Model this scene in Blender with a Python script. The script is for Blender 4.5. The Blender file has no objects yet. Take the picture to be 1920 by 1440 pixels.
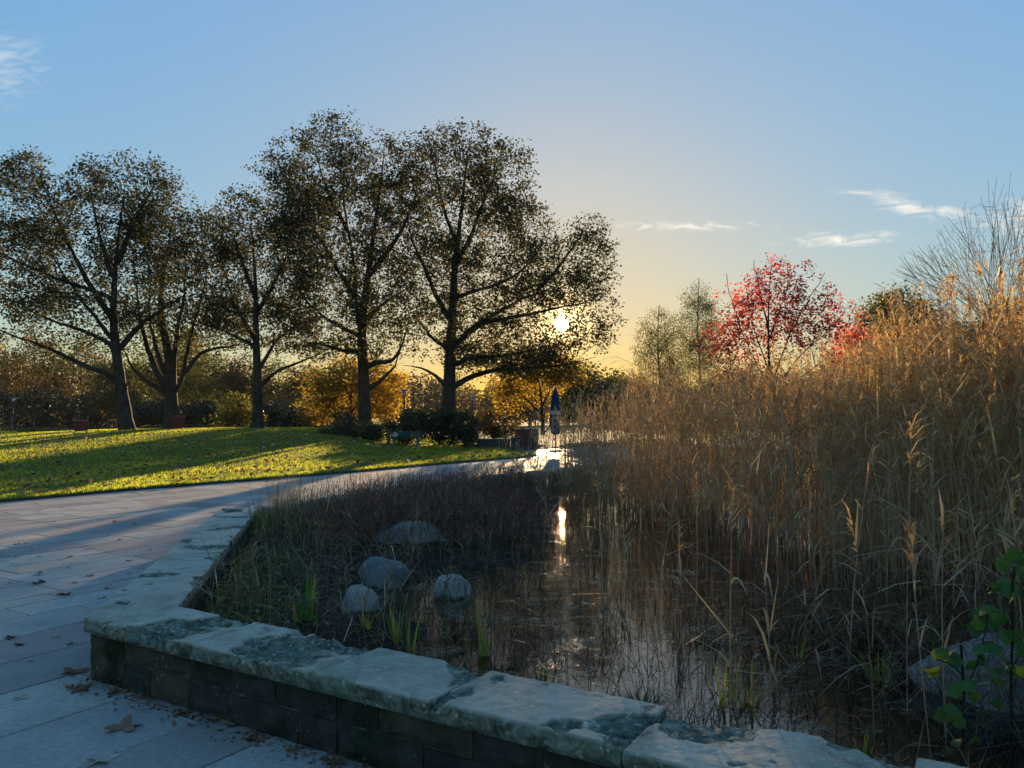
import bpy, math, random
import numpy as np
from mathutils import Vector, Matrix, noise as mnoise

rad = math.radians
scene = bpy.context.scene
COL = scene.collection

# ------------------------------------------------------------------ camera
FPX, CXP, CYP, HORIZON, EYE = 1442.0, 960.0, 720.0, 785.0, 1.6
PITCH = math.atan((HORIZON - CYP) / FPX)
cam_data = bpy.data.cameras.new("camera")
cam_data.sensor_width = 36.0
cam_data.lens = 36.0 * FPX / 1920.0
cam_data.clip_start, cam_data.clip_end = 0.05, 6000.0
cam = bpy.data.objects.new("camera", cam_data)
cam.location = (0, 0, EYE)
cam.rotation_euler = (math.pi / 2 + PITCH, 0, 0)
COL.objects.link(cam)
scene.camera = cam

def ray(px, py):
    """direction of a photo pixel, scaled so that its y (depth) is 1"""
    a, b = (px - CXP) / FPX, (CYP - py) / FPX
    c, s = math.cos(PITCH), math.sin(PITCH)
    dy, dz = c - b * s, s + b * c
    return a / dy, dz / dy
def at(px, py, Y):
    u, w = ray(px, py)
    return Vector((u * Y, Y, EYE + w * Y))
def gnd(px, py, z=0.0):
    u, w = ray(px, py)
    Y = (z - EYE) / w
    return Vector((u * Y, Y, z))
def mpp(Y):
    return Y / FPX                      # metres per photo pixel at a depth

# ------------------------------------------------------------------ sun and sky
SU, SW = ray(1054, 607)
SUN = Vector((SU, 1.0, SW)).normalized()
SUN_EL = math.asin(SUN.z)
SUN_AZ = math.atan2(SUN.x, SUN.y)       # from +Y towards +X
sun_data = bpy.data.lights.new("sun", 'SUN')
sun_data.energy = 5.0
sun_data.angle = rad(0.53)
sun_data.color = (1.0, 0.68, 0.36)
sun = bpy.data.objects.new("sun", sun_data)
sun.rotation_euler = SUN.to_track_quat('Z', 'Y').to_euler()
sun.location = (0, 0, 30)
COL.objects.link(sun)

world = bpy.data.worlds.new("World")
scene.world = world
world.use_nodes = True
def build_world():
    nt = world.node_tree; N, L = nt.nodes, nt.links
    N.clear()
    out = N.new('ShaderNodeOutputWorld'); bg = N.new('ShaderNodeBackground')
    L.new(bg.outputs[0], out.inputs[0])
    sky = N.new('ShaderNodeTexSky'); sky.sky_type = 'NISHITA'; sky.sun_disc = False
    sky.sun_elevation = SUN_EL; sky.sun_rotation = SUN_AZ
    sky.altitude = 50; sky.air_density = 1.0; sky.dust_density = 0.4; sky.ozone_density = 1.9
    def math_(op, a, b=None, clamp=False):
        n = N.new('ShaderNodeMath'); n.operation = op; n.use_clamp = clamp
        for i, v in enumerate((a, b)):
            if v is None: continue
            if isinstance(v, (int, float)): n.inputs[i].default_value = v
            else: L.new(v, n.inputs[i])
        return n.outputs[0]
    # even out the huge range of the low-sun sky, over the whole dome alike
    sc = N.new('ShaderNodeVectorMath'); sc.operation = 'SCALE'; sc.inputs['Scale'].default_value = SKY_PRE
    L.new(sky.outputs[0], sc.inputs[0])
    lum = N.new('ShaderNodeVectorMath'); lum.operation = 'DOT_PRODUCT'
    L.new(sc.outputs[0], lum.inputs[0]); lum.inputs[1].default_value = (.2126, .7152, .0722)
    gam = N.new('ShaderNodeVectorMath'); gam.operation = 'SCALE'
    L.new(sc.outputs[0], gam.inputs[0])
    L.new(math_('POWER', math_('MAXIMUM', lum.outputs['Value'], 1e-4), SKY_GAMMA - 1.0), gam.inputs['Scale'])
    hsv = N.new('ShaderNodeHueSaturation'); hsv.inputs['Saturation'].default_value = SKY_SAT
    L.new(gam.outputs[0], hsv.inputs['Color'])
    tc = N.new('ShaderNodeTexCoord')
    sep = N.new('ShaderNodeSeparateXYZ'); L.new(tc.outputs['Generated'], sep.inputs[0])
    X, Y, Z = sep.outputs
    Yc = math_('MAXIMUM', Y, 0.05)
    u, w = math_('DIVIDE', X, Yc), math_('DIVIDE', Z, Yc)
    com = N.new('ShaderNodeCombineXYZ'); L.new(u, com.inputs[0]); L.new(w, com.inputs[1])
    # one streaky noise frays every wisp
    m2 = N.new('ShaderNodeMapping'); m2.inputs['Scale'].default_value = (26, 95, 1); m2.inputs['Rotation'].default_value = (0, 0, rad(-6))
    L.new(com.outputs[0], m2.inputs[0])
    nz_ = N.new('ShaderNodeTexNoise'); nz_.noise_dimensions = '2D'; nz_.inputs['Scale'].default_value = 1.0
    nz_.inputs['Detail'].default_value = 4; nz_.inputs['Roughness'].default_value = .62; nz_.inputs['Distortion'].default_value = .8
    L.new(m2.outputs[0], nz_.inputs['Vector'])
    total = None
    for (px, py, rx, ry, tilt, amp) in CLOUDS:
        cu, cw = ray(px, py)
        mp = N.new('ShaderNodeMapping'); mp.vector_type = 'TEXTURE'
        mp.inputs['Location'].default_value = (cu, cw, 0)
        mp.inputs['Rotation'].default_value = (0, 0, rad(tilt))
        mp.inputs['Scale'].default_value = (rx / FPX, ry / FPX, 1)
        L.new(com.outputs[0], mp.inputs[0])
        ln = N.new('ShaderNodeVectorMath'); ln.operation = 'LENGTH'; L.new(mp.outputs[0], ln.inputs[0])
        d = math_('SUBTRACT', 1.0, ln.outputs['Value'], True)
        k = math_('MULTIPLY', math_('SUBTRACT', math_('ADD', nz_.outputs[0], math_('MULTIPLY', d, .30)), .56, True), 3.0, True)
        k = math_('MULTIPLY', math_('MULTIPLY', k, math_('POWER', d, .6)), amp)
        total = k if total is None else math_('MAXIMUM', total, k)
    mask = math_('GREATER_THAN', Y, 0.2)
    total = math_('MULTIPLY', total, mask)
    mix = N.new('ShaderNodeMix'); mix.data_type = 'RGBA'
    L.new(total, mix.inputs['Factor'])
    L.new(hsv.outputs[0], mix.inputs['A'])
    mix.inputs['B'].default_value = (*CLOUD_COL, 1)
    # the sun itself, with a narrow aureole
    dot = N.new('ShaderNodeVectorMath'); dot.operation = 'DOT_PRODUCT'
    L.new(tc.outputs['Generated'], dot.inputs[0]); dot.inputs[1].default_value = SUN
    disc = N.new('ShaderNodeMapRange'); disc.interpolation_type = 'SMOOTHSTEP'
    disc.inputs['From Min'].default_value = math.cos(rad(.58)); disc.inputs['From Max'].default_value = math.cos(rad(.15))
    L.new(dot.outputs['Value'], disc.inputs[0])
    glow = math_('POWER', math_('MAXIMUM', dot.outputs['Value'], 0), 2600.0)
    amt = math_('ADD', math_('MULTIPLY', disc.outputs[0], SUN_DISC), math_('MULTIPLY', glow, SUN_GLOW))
    tint = N.new('ShaderNodeVectorMath'); tint.operation = 'SCALE'
    tint.inputs[0].default_value = (1.0, .68, .26); L.new(amt, tint.inputs['Scale'])
    add = N.new('ShaderNodeVectorMath'); add.operation = 'ADD'
    L.new(mix.outputs['Result'], add.inputs[0]); L.new(tint.outputs[0], add.inputs[1])
    L.new(add.outputs[0], bg.inputs[0])
    bg.inputs[1].default_value = SKY_STRENGTH
SKY_PRE, SKY_GAMMA, SKY_STRENGTH, SKY_SAT = 1.0, 0.25, 0.15, 1.20
SUN_DISC, SUN_GLOW = 400.0, 7.0
CLOUD_COL = (3.2, 2.9, 2.45)
#         px    py   rx   ry  tilt amp
CLOUDS = [(1285, 424, 190, 13, 0.5, .6), (1580, 449, 160, 22, 3.0, .7), (1700, 386, 95, 30, -14, .6), (1600, 360, 80, 9, -4, .4),
          (1790, 398, 70, 18, -8, .6), (1930, 405, 130, 55, 12, .6), (0, 115, 120, 95, -25, .28)]
build_world()
world.cycles.sampling_method = 'MANUAL'
world.cycles.sample_map_resolution = 512

scene.view_settings.view_transform = 'Standard'
scene.view_settings.look = 'None'
scene.view_settings.gamma = 1.0
scene.view_settings.exposure = 1.38
scene.view_settings.use_curve_mapping = False
scene.render.engine = 'CYCLES'
cy = scene.cycles
cy.max_bounces = 8; cy.diffuse_bounces = 4; cy.glossy_bounces = 3
cy.transmission_bounces = 5; cy.transparent_max_bounces = 6; cy.volume_bounces = 0
cy.caustics_reflective = False; cy.caustics_refractive = False
cy.use_denoising = True

# ------------------------------------------------------------------ helpers
rng = np.random.default_rng(11)
random.seed(11)

def link(o, parent=None):
    COL.objects.link(o)
    if parent is not None: o.parent = parent
    return o
def tag(o, label=None, cat=None, group=None, kind=None):
    if label: o['label'] = label
    if cat: o['category'] = cat
    if group: o['group'] = group
    if kind: o['kind'] = kind
    return o
def empty(name, loc=(0, 0, 0)):
    o = bpy.data.objects.new(name, None); o.location = loc
    o.empty_display_size = .2
    return link(o)
def mesh_np(name, V, quads=None, tris=None, v=None, smooth=True):
    V = np.ascontiguousarray(V, dtype=np.float32).reshape(-1, 3)
    me = bpy.data.meshes.new(name)
    idx, tot = [], []
    if quads is not None and len(quads):
        q = np.asarray(quads, dtype=np.int32).reshape(-1, 4); idx.append(q.ravel()); tot.append(np.full(len(q), 4, np.int32))
    if tris is not None and len(tris):
        t = np.asarray(tris, dtype=np.int32).reshape(-1, 3); idx.append(t.ravel()); tot.append(np.full(len(t), 3, np.int32))
    idx = np.concatenate(idx); tot = np.concatenate(tot)
    start = np.concatenate(([0], np.cumsum(tot)[:-1])).astype(np.int32)
    me.vertices.add(len(V)); me.vertices.foreach_set('co', V.ravel())
    me.loops.add(len(idx)); me.loops.foreach_set('vertex_index', idx)
    me.polygons.add(len(tot)); me.polygons.foreach_set('loop_start', start); me.polygons.foreach_set('loop_total', tot)
    me.polygons.foreach_set('use_smooth', np.full(len(tot), bool(smooth)))
    if v is not None:
        a = me.attributes.new('v', 'FLOAT', 'POINT')
        a.data.foreach_set('value', np.broadcast_to(np.asarray(v, dtype=np.float32), (len(V),)).ravel())
    me.update(calc_edges=True)
    return me
def obj(name, me, mat=None, parent=None, loc=None):
    if mat is not None: me.materials.append(mat)
    o = bpy.data.objects.new(name, me)
    if loc is not None: o.location = loc
    return link(o, parent)
class MB:
    """collects simple solids into one mesh"""
    def __init__(s): s.V, s.F, s.n = [], [], 0
    def add(s, V, F):
        s.V += [tuple(p) for p in V]; s.F += [tuple(i + s.n for i in f) for f in F]; s.n += len(V); return s
    def box(s, c, d, rot=None):
        c = Vector(c); h = Vector(d) / 2
        P = [Vector((x * h.x, y * h.y, z * h.z)) for z in (-1, 1) for y in (-1, 1) for x in (-1, 1)]
        if rot is not None: P = [rot @ p for p in P]
        return s.add([c + p for p in P], [(0, 2, 3, 1), (4, 5, 7, 6), (0, 1, 5, 4), (2, 6, 7, 3), (0, 4, 6, 2), (1, 3, 7, 5)])
    def tube(s, pts, rr, k=8, cap=True):
        pts = [Vector(p) for p in pts]
        if isinstance(rr, (int, float)): rr = [rr] * len(pts)
        V = []
        for i, p in enumerate(pts):
            d = (pts[min(i + 1, len(pts) - 1)] - pts[max(i - 1, 0)]).normalized()
            a = d.orthogonal() if abs(d.z) < .99 else Vector((1, 0, 0))
            a = (Vector((0, 0, 1)).cross(d) if abs(d.z) < .9 else Vector((1, 0, 0)).cross(d)).normalized(); b = d.cross(a)
            V += [p + (a * math.cos(t) + b * math.sin(t)) * rr[i] for t in [2 * math.pi * j / k for j in range(k)]]
        F = [(i * k + j, i * k + (j + 1) % k, (i + 1) * k + (j + 1) % k, (i + 1) * k + j) for i in range(len(pts) - 1) for j in range(k)]
        if cap: F += [tuple(range(k))[::-1], tuple((len(pts) - 1) * k + j for j in range(k))]
        return s.add(V, F)
    def mesh(s, name, smooth=False, v=None):
        me = bpy.data.meshes.new(name); me.from_pydata(s.V, [], s.F)
        if smooth: me.polygons.foreach_set('use_smooth', [True] * len(me.polygons))
        if v is not None:
            a = me.attributes.new('v', 'FLOAT', 'POINT'); a.data.foreach_set('value', [v] * len(s.V))
        return me
    def build(s, name, mat, parent=None, smooth=False, v=None):
        return obj(name, s.mesh(name, smooth, v), mat, parent)
def bevel_mod(o, w=.004):
    m = o.modifiers.new('bevel', 'BEVEL'); m.width = w; m.segments = 1; m.limit_method = 'ANGLE'
    return o
def smoothstep(a, b, x):
    t = np.clip((x - a) / (b - a), 0, 1); return t * t * (3 - 2 * t)
def nz(x, y, z=0.0, s=1.0):
    return mnoise.noise((x * s, y * s, z * s))
def fbm(x, y, z=0.0, s=1.0, o=3):
    return mnoise.fractal((x * s, y * s, z * s), .9, 2.1, o)
def unit(a):
    return a / np.maximum(np.linalg.norm(a, axis=-1, keepdims=True), 1e-9)

# ------------------------------------------------------------------ materials
def mat_new(name):
    m = bpy.data.materials.new(name); m.use_nodes = True
    nt = m.node_tree; nt.nodes.clear()
    return m, nt.nodes, nt.links
class NT:
    def __init__(s, name):
        s.m, s.N, s.L = mat_new(name)
        s.out = s.N.new('ShaderNodeOutputMaterial')
        s.tc = s.N.new('ShaderNodeTexCoord')
        s.geo = None
    def val(s, sock, v):
        if isinstance(v, (int, float)): sock.default_value = v
        elif isinstance(v, (tuple, list)): sock.default_value = v if len(v) == 4 or sock.type == 'VECTOR' else (*v, 1)
        else: s.L.new(v, sock)
    def pos(s):
        if s.geo is None: s.geo = s.N.new('ShaderNodeNewGeometry')
        return s.geo.outputs['Position']
    def noise(s, scale, detail=4, rough=.55, vec=None, stretch=None, out=0, dist=0.0):
        n = s.N.new('ShaderNodeTexNoise'); n.inputs['Scale'].default_value = scale
        n.inputs['Detail'].default_value = detail; n.inputs['Roughness'].default_value = rough
        n.inputs['Distortion'].default_value = dist
        v = vec if vec is not None else s.pos()
        if stretch:
            mp = s.N.new('ShaderNodeMapping'); mp.inputs['Scale'].default_value = stretch
            s.L.new(v, mp.inputs[0]); v = mp.outputs[0]
        s.L.new(v, n.inputs['Vector'])
        return n.outputs[out]
    def voronoi(s, scale, feature='F1', vec=None, out='Distance'):
        n = s.N.new('ShaderNodeTexVoronoi'); n.feature = feature; n.inputs['Scale'].default_value = scale
        s.L.new(vec if vec is not None else s.pos(), n.inputs['Vector'])
        return n.outputs[out]
    def ramp(s, fac, stops, interp='LINEAR'):
        n = s.N.new('ShaderNodeValToRGB'); e = n.color_ramp.elements; n.color_ramp.interpolation = interp
        while len(e) < len(stops): e.new(1.0)
        for el, (p, c) in zip(e, stops):
            el.position = p; el.color = (*c, 1) if not isinstance(c, (int, float)) else (c, c, c, 1)
        s.L.new(fac, n.inputs[0])
        return n.outputs[0]
    def mix(s, f, a, b, mode='MIX'):
        n = s.N.new('ShaderNodeMix'); n.data_type = 'RGBA'; n.blend_type = mode
        s.val(n.inputs['Factor'], f); s.val(n.inputs['A'], a); s.val(n.inputs['B'], b)
        return n.outputs['Result']
    def math(s, op, a, b=None, clamp=False):
        n = s.N.new('ShaderNodeMath'); n.operation = op; n.use_clamp = clamp
        s.val(n.inputs[0], a)
        if b is not None: s.val(n.inputs[1], b)
        return n.outputs[0]
    def attr(s, name='v'):
        n = s.N.new('ShaderNodeAttribute'); n.attribute_name = name; return n.outputs['Fac']
    def objrand(s):
        return s.N.new('ShaderNodeObjectInfo').outputs['Random']
    def bump(s, h, strength=.5, dist=.01, normal=None):
        n = s.N.new('ShaderNodeBump'); n.inputs['Strength'].default_value = strength; n.inputs['Distance'].default_value = dist
        s.L.new(h, n.inputs['Height'])
        if normal is not None: s.L.new(normal, n.inputs['Normal'])
        return n.outputs[0]
    def principled(s, col, rough=.7, normal=None, spec=.3, metal=0.0):
        n = s.N.new('ShaderNodeBsdfPrincipled')
        s.val(n.inputs['Base Color'], col); s.val(n.inputs['Roughness'], rough)
        s.val(n.inputs['Specular IOR Level'], spec); s.val(n.inputs['Metallic'], metal)
        if normal is not None: s.L.new(normal, n.inputs['Normal'])
        return n
    def finish(s, shader):
        s.L.new(shader.outputs[0], s.out.inputs['Surface']); return s.m

def mat_plain(name, col, rough=.6, var=.25, scale=8.0, spec=.3, metal=0.0, bump=.15):
    t = NT(name)
    n = t.noise(scale, 5)
    c = t.mix(t.math('MULTIPLY', n, var * 2, True), col, tuple(x * .45 for x in col))
    return t.finish(t.principled(c, rough, t.bump(t.noise(scale * 6, 3), bump, .004), spec, metal))
def mat_leaf(name, stops, trans=.5, tcol=1.6, rough=.55, spec=.25):
    """a thin leaf: colour by the leaf's own value, light shining through it"""
    t = NT(name)
    c = t.ramp(t.attr(), stops)
    d = t.principled(c, rough, None, spec)
    tr = t.N.new('ShaderNodeBsdfTranslucent')
    b = t.N.new('ShaderNodeMix'); b.data_type = 'RGBA'; b.blend_type = 'MULTIPLY'; b.inputs['Factor'].default_value = 1
    t.L.new(c, b.inputs['A']); b.inputs['B'].default_value = (tcol, tcol, tcol * .8, 1)
    t.L.new(b.outputs['Result'], tr.inputs['Color'])
    mx = t.N.new('ShaderNodeMixShader'); mx.inputs[0].default_value = trans
    t.L.new(d.outputs[0], mx.inputs[1]); t.L.new(tr.outputs[0], mx.inputs[2])
    return t.finish(mx)

# ------------------------------------------------------------------ plant pieces as arrays
def ribbons(base, d0, length, width, droop, nseg=3, az=None, taper=1.4):
    """N curved flat blades -> verts (N*(nseg+1)*2,3), quads"""
    base = np.asarray(base, float); N = len(base)
    length = np.broadcast_to(np.asarray(length, float), (N,)); width = np.broadcast_to(np.asarray(width, float), (N,))
    droop = np.broadcast_to(np.asarray(droop, float), (N,))
    d0 = unit(np.asarray(d0, float))
    side = np.cross(d0, np.array([0, 0, 1.0]))
    bad = np.linalg.norm(side, axis=1) < .05
    a = rng.uniform(0, 2 * np.pi, N) if az is None else az
    rnd = np.stack([np.cos(a), np.sin(a), np.zeros(N)], 1)
    side = np.where(bad[:, None] | (az is not None), rnd, side)
    side = unit(side)
    h = d0.copy(); h[:, 2] = 0
    hn = np.linalg.norm(h, axis=1, keepdims=True)
    h = np.where(hn > .02, h / np.maximum(hn, 1e-6), np.stack([np.cos(a + 1.3), np.sin(a + 1.3), np.zeros(N)], 1))
    T = np.linspace(0, 1, nseg + 1)
    V = np.empty((N, nseg + 1, 2, 3))
    for i, t in enumerate(T):
        p = base + d0 * (length * t)[:, None] + (h * .45 - np.array([0, 0, 1.0])) * (length * droop * t * t)[:, None]
        w = width * (.5 * max(1 - t ** taper, .06)) * (0.55 + .9 * min(t * 4, .5))
        V[:, i, 0] = p - side * w[:, None]; V[:, i, 1] = p + side * w[:, None]
    k = (nseg + 1) * 2
    o = (np.arange(N) * k)[:, None, None]
    s = (np.arange(nseg) * 2)[None, :, None]
    Q = o + s + np.array([0, 1, 3, 2])[None, None, :]
    return V.reshape(-1, 3), Q.reshape(-1, 4), k
def stems(P, R, k=3):
    """P (N,M,3) polylines, R (N,M) radii -> k-sided tubes"""
    N, M = P.shape[:2]
    D = np.empty_like(P); D[:, 1:-1] = P[:, 2:] - P[:, :-2]; D[:, 0] = P[:, 1] - P[:, 0]; D[:, -1] = P[:, -1] - P[:, -2]
    D = unit(D)
    ref = np.where(np.abs(D[..., 2:3]) > .9, np.array([1.0, 0, 0]), np.array([0, 0, 1.0]))
    A = unit(np.cross(ref, D)); B = np.cross(D, A)
    ang = 2 * np.pi * np.arange(k) / k
    V = P[:, :, None] + (A[:, :, None] * np.cos(ang)[:, None] + B[:, :, None] * np.sin(ang)[:, None]) * R[:, :, None, None]
    o = (np.arange(N) * M * k)[:, None, None, None]; r = (np.arange(M - 1) * k)[None, :, None, None]
    j = np.arange(k)[None, None, :, None]; j2 = (np.arange(k) + 1)[None, None, :, None] % k
    Q = np.concatenate([o + r + j, o + r + j2, o + r + k + j2, o + r + k + j], axis=3)
    return V.reshape(-1, 3), Q.reshape(-1, 4), M * k
def leaf_quads(P, size, flat=.35, aspect=.8, droop=.2):
    """N kite-shaped leaves, each one quad folded a little along its midrib"""
    N = len(P); size = np.broadcast_to(np.asarray(size, float), (N,))
    a = rng.uniform(0, 2 * np.pi, N); el = rng.normal(-droop, .5, N)
    d = np.stack([np.cos(a) * np.cos(el), np.sin(a) * np.cos(el), np.sin(el)], 1)
    r = unit(rng.normal(size=(N, 3)) + np.array([0, 0, flat * 3]))
    s = unit(np.cross(d, r)); n = np.cross(s, d)
    L = size[:, None]; W = (size * aspect * rng.uniform(.8, 1.2, N))[:, None]
    m = rng.uniform(.4, .6, N)[:, None]; f = rng.uniform(-.1, .3, N)[:, None]
    V = np.stack([P, P + d * L * m - s * W * .5 + n * L * f * .5, P + d * L, P + d * L * m + s * W * .5 + n * L * f * .5], 1)
    Q = (np.arange(N) * 4)[:, None] + np.array([0, 1, 2, 3])
    return V.reshape(-1, 3), Q
class Acc:
    """accumulates arrays of plant pieces with a colour value for each"""
    def __init__(s): s.V, s.Q, s.v, s.n = [], [], [], 0
    def add(s, V, Q, v):
        s.V.append(np.asarray(V, np.float32)); s.Q.append(np.asarray(Q, np.int64) + s.n)
        s.v.append(np.broadcast_to(np.asarray(v, np.float32), (len(V),))); s.n += len(V)
    def ribbons(s, base, d0, length, width, droop, v, nseg=3, **kw):
        V, Q, k = ribbons(base, d0, length, width, droop, nseg, **kw)
        s.add(V, Q, np.repeat(np.broadcast_to(v, (len(base),)), k))
    def stems(s, P, R, v, k=3):
        V, Q, m = stems(P, R, k); s.add(V, Q, np.repeat(np.broadcast_to(v, (len(P),)), m))
    def leaves(s, P, size, v, **kw):
        V, Q = leaf_quads(P, size, **kw); s.add(V, Q, np.repeat(np.broadcast_to(v, (len(P),)), 4))
    def mesh(s, name, smooth=False):
        return mesh_np(name, np.concatenate(s.V), np.concatenate(s.Q), None, np.concatenate(s.v), smooth)
    def build(s, name, mat, parent=None, smooth=False):
        return obj(name, s.mesh(name, smooth), mat, parent)

# ------------------------------------------------------------------ layout of the basin, path and lawn
WTOP, COPE_T, COPE_W = .375, .08, .50
C0 = np.array([-2.63, 4.78]); C2 = np.array([-3.98, 10.59])
D1 = np.array([.853, -.522]); D1 /= np.linalg.norm(D1)
D2 = (C2 - C0) / np.linalg.norm(C2 - C0)
D3 = np.array([.50, .866])
N1 = np.array([-D1[1], D1[0]]); N2 = np.array([D2[1], -D2[0]]); N3 = np.array([D3[1], -D3[0]])   # into the basin
L1, L2, L3 = 7.6, float(np.linalg.norm(C2 - C0)), 34.0
def isect(a, da, b, db):
    M = np.array([da, -db]).T; t = np.linalg.solve(M, b - a); return a + da * t[0]
def offs_corners(off):
    a1, a2, a3 = C0 + N1 * off, C0 + N2 * off, C2 + N3 * off
    c0 = isect(a1, D1, a2, D2); c2 = isect(a2, D2, a3, D3)
    return c0 + D1 * L1, c0, c2, c2 + D3 * L3
def basin_depth(x, y):
    """distance inside the basin from its nearest outer wall line (negative outside)"""
    a = (x - C0[0]) * N1[0] + (y - C0[1]) * N1[1]
    b = (x - C0[0]) * N2[0] + (y - C0[1]) * N2[1]
    c = (x - C2[0]) * N3[0] + (y - C2[1]) * N3[1]
    return np.minimum(np.minimum(a, b), c)

KERB = np.array([(-38.0, -34.5), (-22.0, -6.5), (-15.0, 5.8), (-9.79, 14.8), (-8.13, 17.86), (-5.25, 22.0), (-2.95, 26.3), (-.9, 29.6), (.4, 31.6), (1.0, 32.9), (1.05, 33.6)])
def resample(P, step):
    P = np.asarray(P, float)
    d = np.concatenate(([0], np.cumsum(np.linalg.norm(np.diff(P, axis=0), axis=1))))
    n = max(2, int(d[-1] / step) + 1); s = np.linspace(0, d[-1], n)
    return np.stack([np.interp(s, d, P[:, i]) for i in range(P.shape[1])], 1)
def smooth_poly(P, it=3):
    for _ in range(it):
        Q = [P[0]]
        for a, b in zip(P[:-1], P[1:]): Q += [a * .75 + b * .25, a * .25 + b * .75]
        Q.append(P[-1]); P = np.array(Q)
    return P
KB = resample(smooth_poly(KERB), .35)
def mound(x, y):
    sx = smoothstep(-4.0, -12.5, x) * (1 - .28 * smoothstep(-18, -34, x))
    sy = smoothstep(20, 45, y + .25 * (x + 14)) * (1 - .9 * smoothstep(47, 74, y))
    return .98 * sx * sy
def lawn_z(x, y):
    return .055 + mound(x, y)

# ------------------------------------------------------------------ ground materials
def m_ground():
    t = NT('ground_cover')
    c = t.ramp(t.noise(.35, 6, .65), [(.3, (.035, .03, .015)), (.5, (.05, .055, .016)), (.7, (.06, .075, .018))])
    return t.finish(t.principled(c, .95, t.bump(t.noise(3, 4), .6, .1), .05))
def m_lawn():
    t = NT('lawn_soil_and_grass')
    n = t.noise(1.1, 6, .65)
    c = t.ramp(n, [(.3, (.035, .032, .012)), (.45, (.045, .06, .014)), (.62, (.06, .09, .018)), (.8, (.09, .11, .025))])
    return t.finish(t.principled(c, .9, t.bump(t.noise(30, 3), .7, .03), .1))
def m_slab():
    t = NT('sandstone_slab')
    base = t.ramp(t.attr(), [(0, (.22, .205, .185)), (.22, (.34, .32, .285)), (.45, (.45, .42, .375)), (.62, (.40, .39, .325)), (.78, (.30, .265, .23)), (.9, (.34, .24, .205)), (1, (.19, .175, .155))])
    big = t.noise(1.3, 5, .6); fine = t.noise(28, 5, .7); spot = t.noise(7, 6, .7, dist=.6)
    c = t.mix(t.math('MULTIPLY', t.ramp(big, [(.38, 0.0), (.62, 1.0)]), .6), base, (.22, .215, .205))
    c = t.mix(t.ramp(fine, [(.35, .5), (.65, 0.0)]), c, (.10, .10, .10))
    c = t.mix(t.ramp(spot, [(.62, 0.0), (.70, .35)]), c, (.31, .32, .33))
    vs = t.voronoi(9.0); speck = t.ramp(vs, [(.04, .6), (.09, 0.0)])
    c = t.mix(speck, c, (.30, .31, .30))
    h = t.math('ADD', t.math('MULTIPLY', t.noise(11, 6, .65), 1.0), t.math('MULTIPLY', fine, .25))
    r = t.ramp(t.noise(3, 4), [(.3, .48), (.7, .72)])
    return t.finish(t.principled(c, r, t.bump(h, .6, .008), .38))
def m_joint():
    t = NT('joint_grit')
    c = t.ramp(t.noise(18, 4), [(.35, (.02, .02, .017)), (.6, (.05, .048, .04)), (.75, (.045, .055, .025))])
    return t.finish(t.principled(c, .95, t.bump(t.noise(60, 3), .6, .005), .1))
def m_coping():
    t = NT('lichen_covered_coping')
    P = t.pos()
    lay = t.noise(5, 7, .72, dist=.8)
    skin = t.ramp(lay, [(.30, (.24, .235, .185)), (.43, (.36, .35, .285)), (.57, (.44, .425, .345)), (.75, (.52, .50, .42))])
    flake = t.ramp(t.noise(13, 7, .75, dist=.6), [(.34, (.03, .034, .027)), (.47, (.11, .125, .095)), (.58, (.24, .26, .20)), (.72, (.42, .43, .34))])
    c = t.mix(t.ramp(t.attr(), [(.05, 0.0), (.4, 1.0)]), skin, flake)
    alg = t.noise(1.7, 5, .6)
    c = t.mix(t.ramp(alg, [(.50, 0.0), (.66, .5)]), c, (.13, .18, .13))
    # crusty lichen: pale discs and rings of several sizes
    for sc, th, col, k in ((17, .20, (.48, .52, .46), .85), (31, .22, (.55, .57, .50), .8), (8, .13, (.36, .43, .37), .6)):
        wv = t.N.new('ShaderNodeVectorMath'); wv.operation = 'ADD'
        nzv = t.N.new('ShaderNodeTexNoise'); nzv.inputs['Scale'].default_value = sc * 1.5; t.L.new(P, nzv.inputs['Vector'])
        scl = t.N.new('ShaderNodeVectorMath'); scl.operation = 'SCALE'; scl.inputs['Scale'].default_value = .45 / sc
        t.L.new(nzv.outputs['Color'], scl.inputs[0]); t.L.new(P, wv.inputs[0]); t.L.new(scl.outputs[0], wv.inputs[1])
        v = t.voronoi(sc, vec=wv.outputs[0])
        vc = t.N.new('ShaderNodeTexVoronoi'); vc.inputs['Scale'].default_value = sc; t.L.new(wv.outputs[0], vc.inputs['Vector'])
        keep = t.math('GREATER_THAN', vc.outputs['Color'], .58)
        ring = t.ramp(v, [(0, .45), (th * .55, .35), (th * .85, 1.0), (th, .9), (th * 1.2, 0.0)])
        patch = t.ramp(t.noise(2.6, 4), [(.36, 0.15), (.5, 1.0)])
        c = t.mix(t.math('MULTIPLY', t.math('MULTIPLY', ring, keep), t.math('MULTIPLY', patch, k)), c, col)
    dk = t.noise(3.3, 6, .7, dist=1.2)
    c = t.mix(t.ramp(dk, [(.60, 0.0), (.72, .8)]), c, (.04, .046, .043))
    h = t.math('ADD', t.math('MULTIPLY', lay, .6), t.math('MULTIPLY', t.noise(30, 7, .8), .7))
    return t.finish(t.principled(c, .9, t.bump(h, 1.0, .02), .15))
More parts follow.
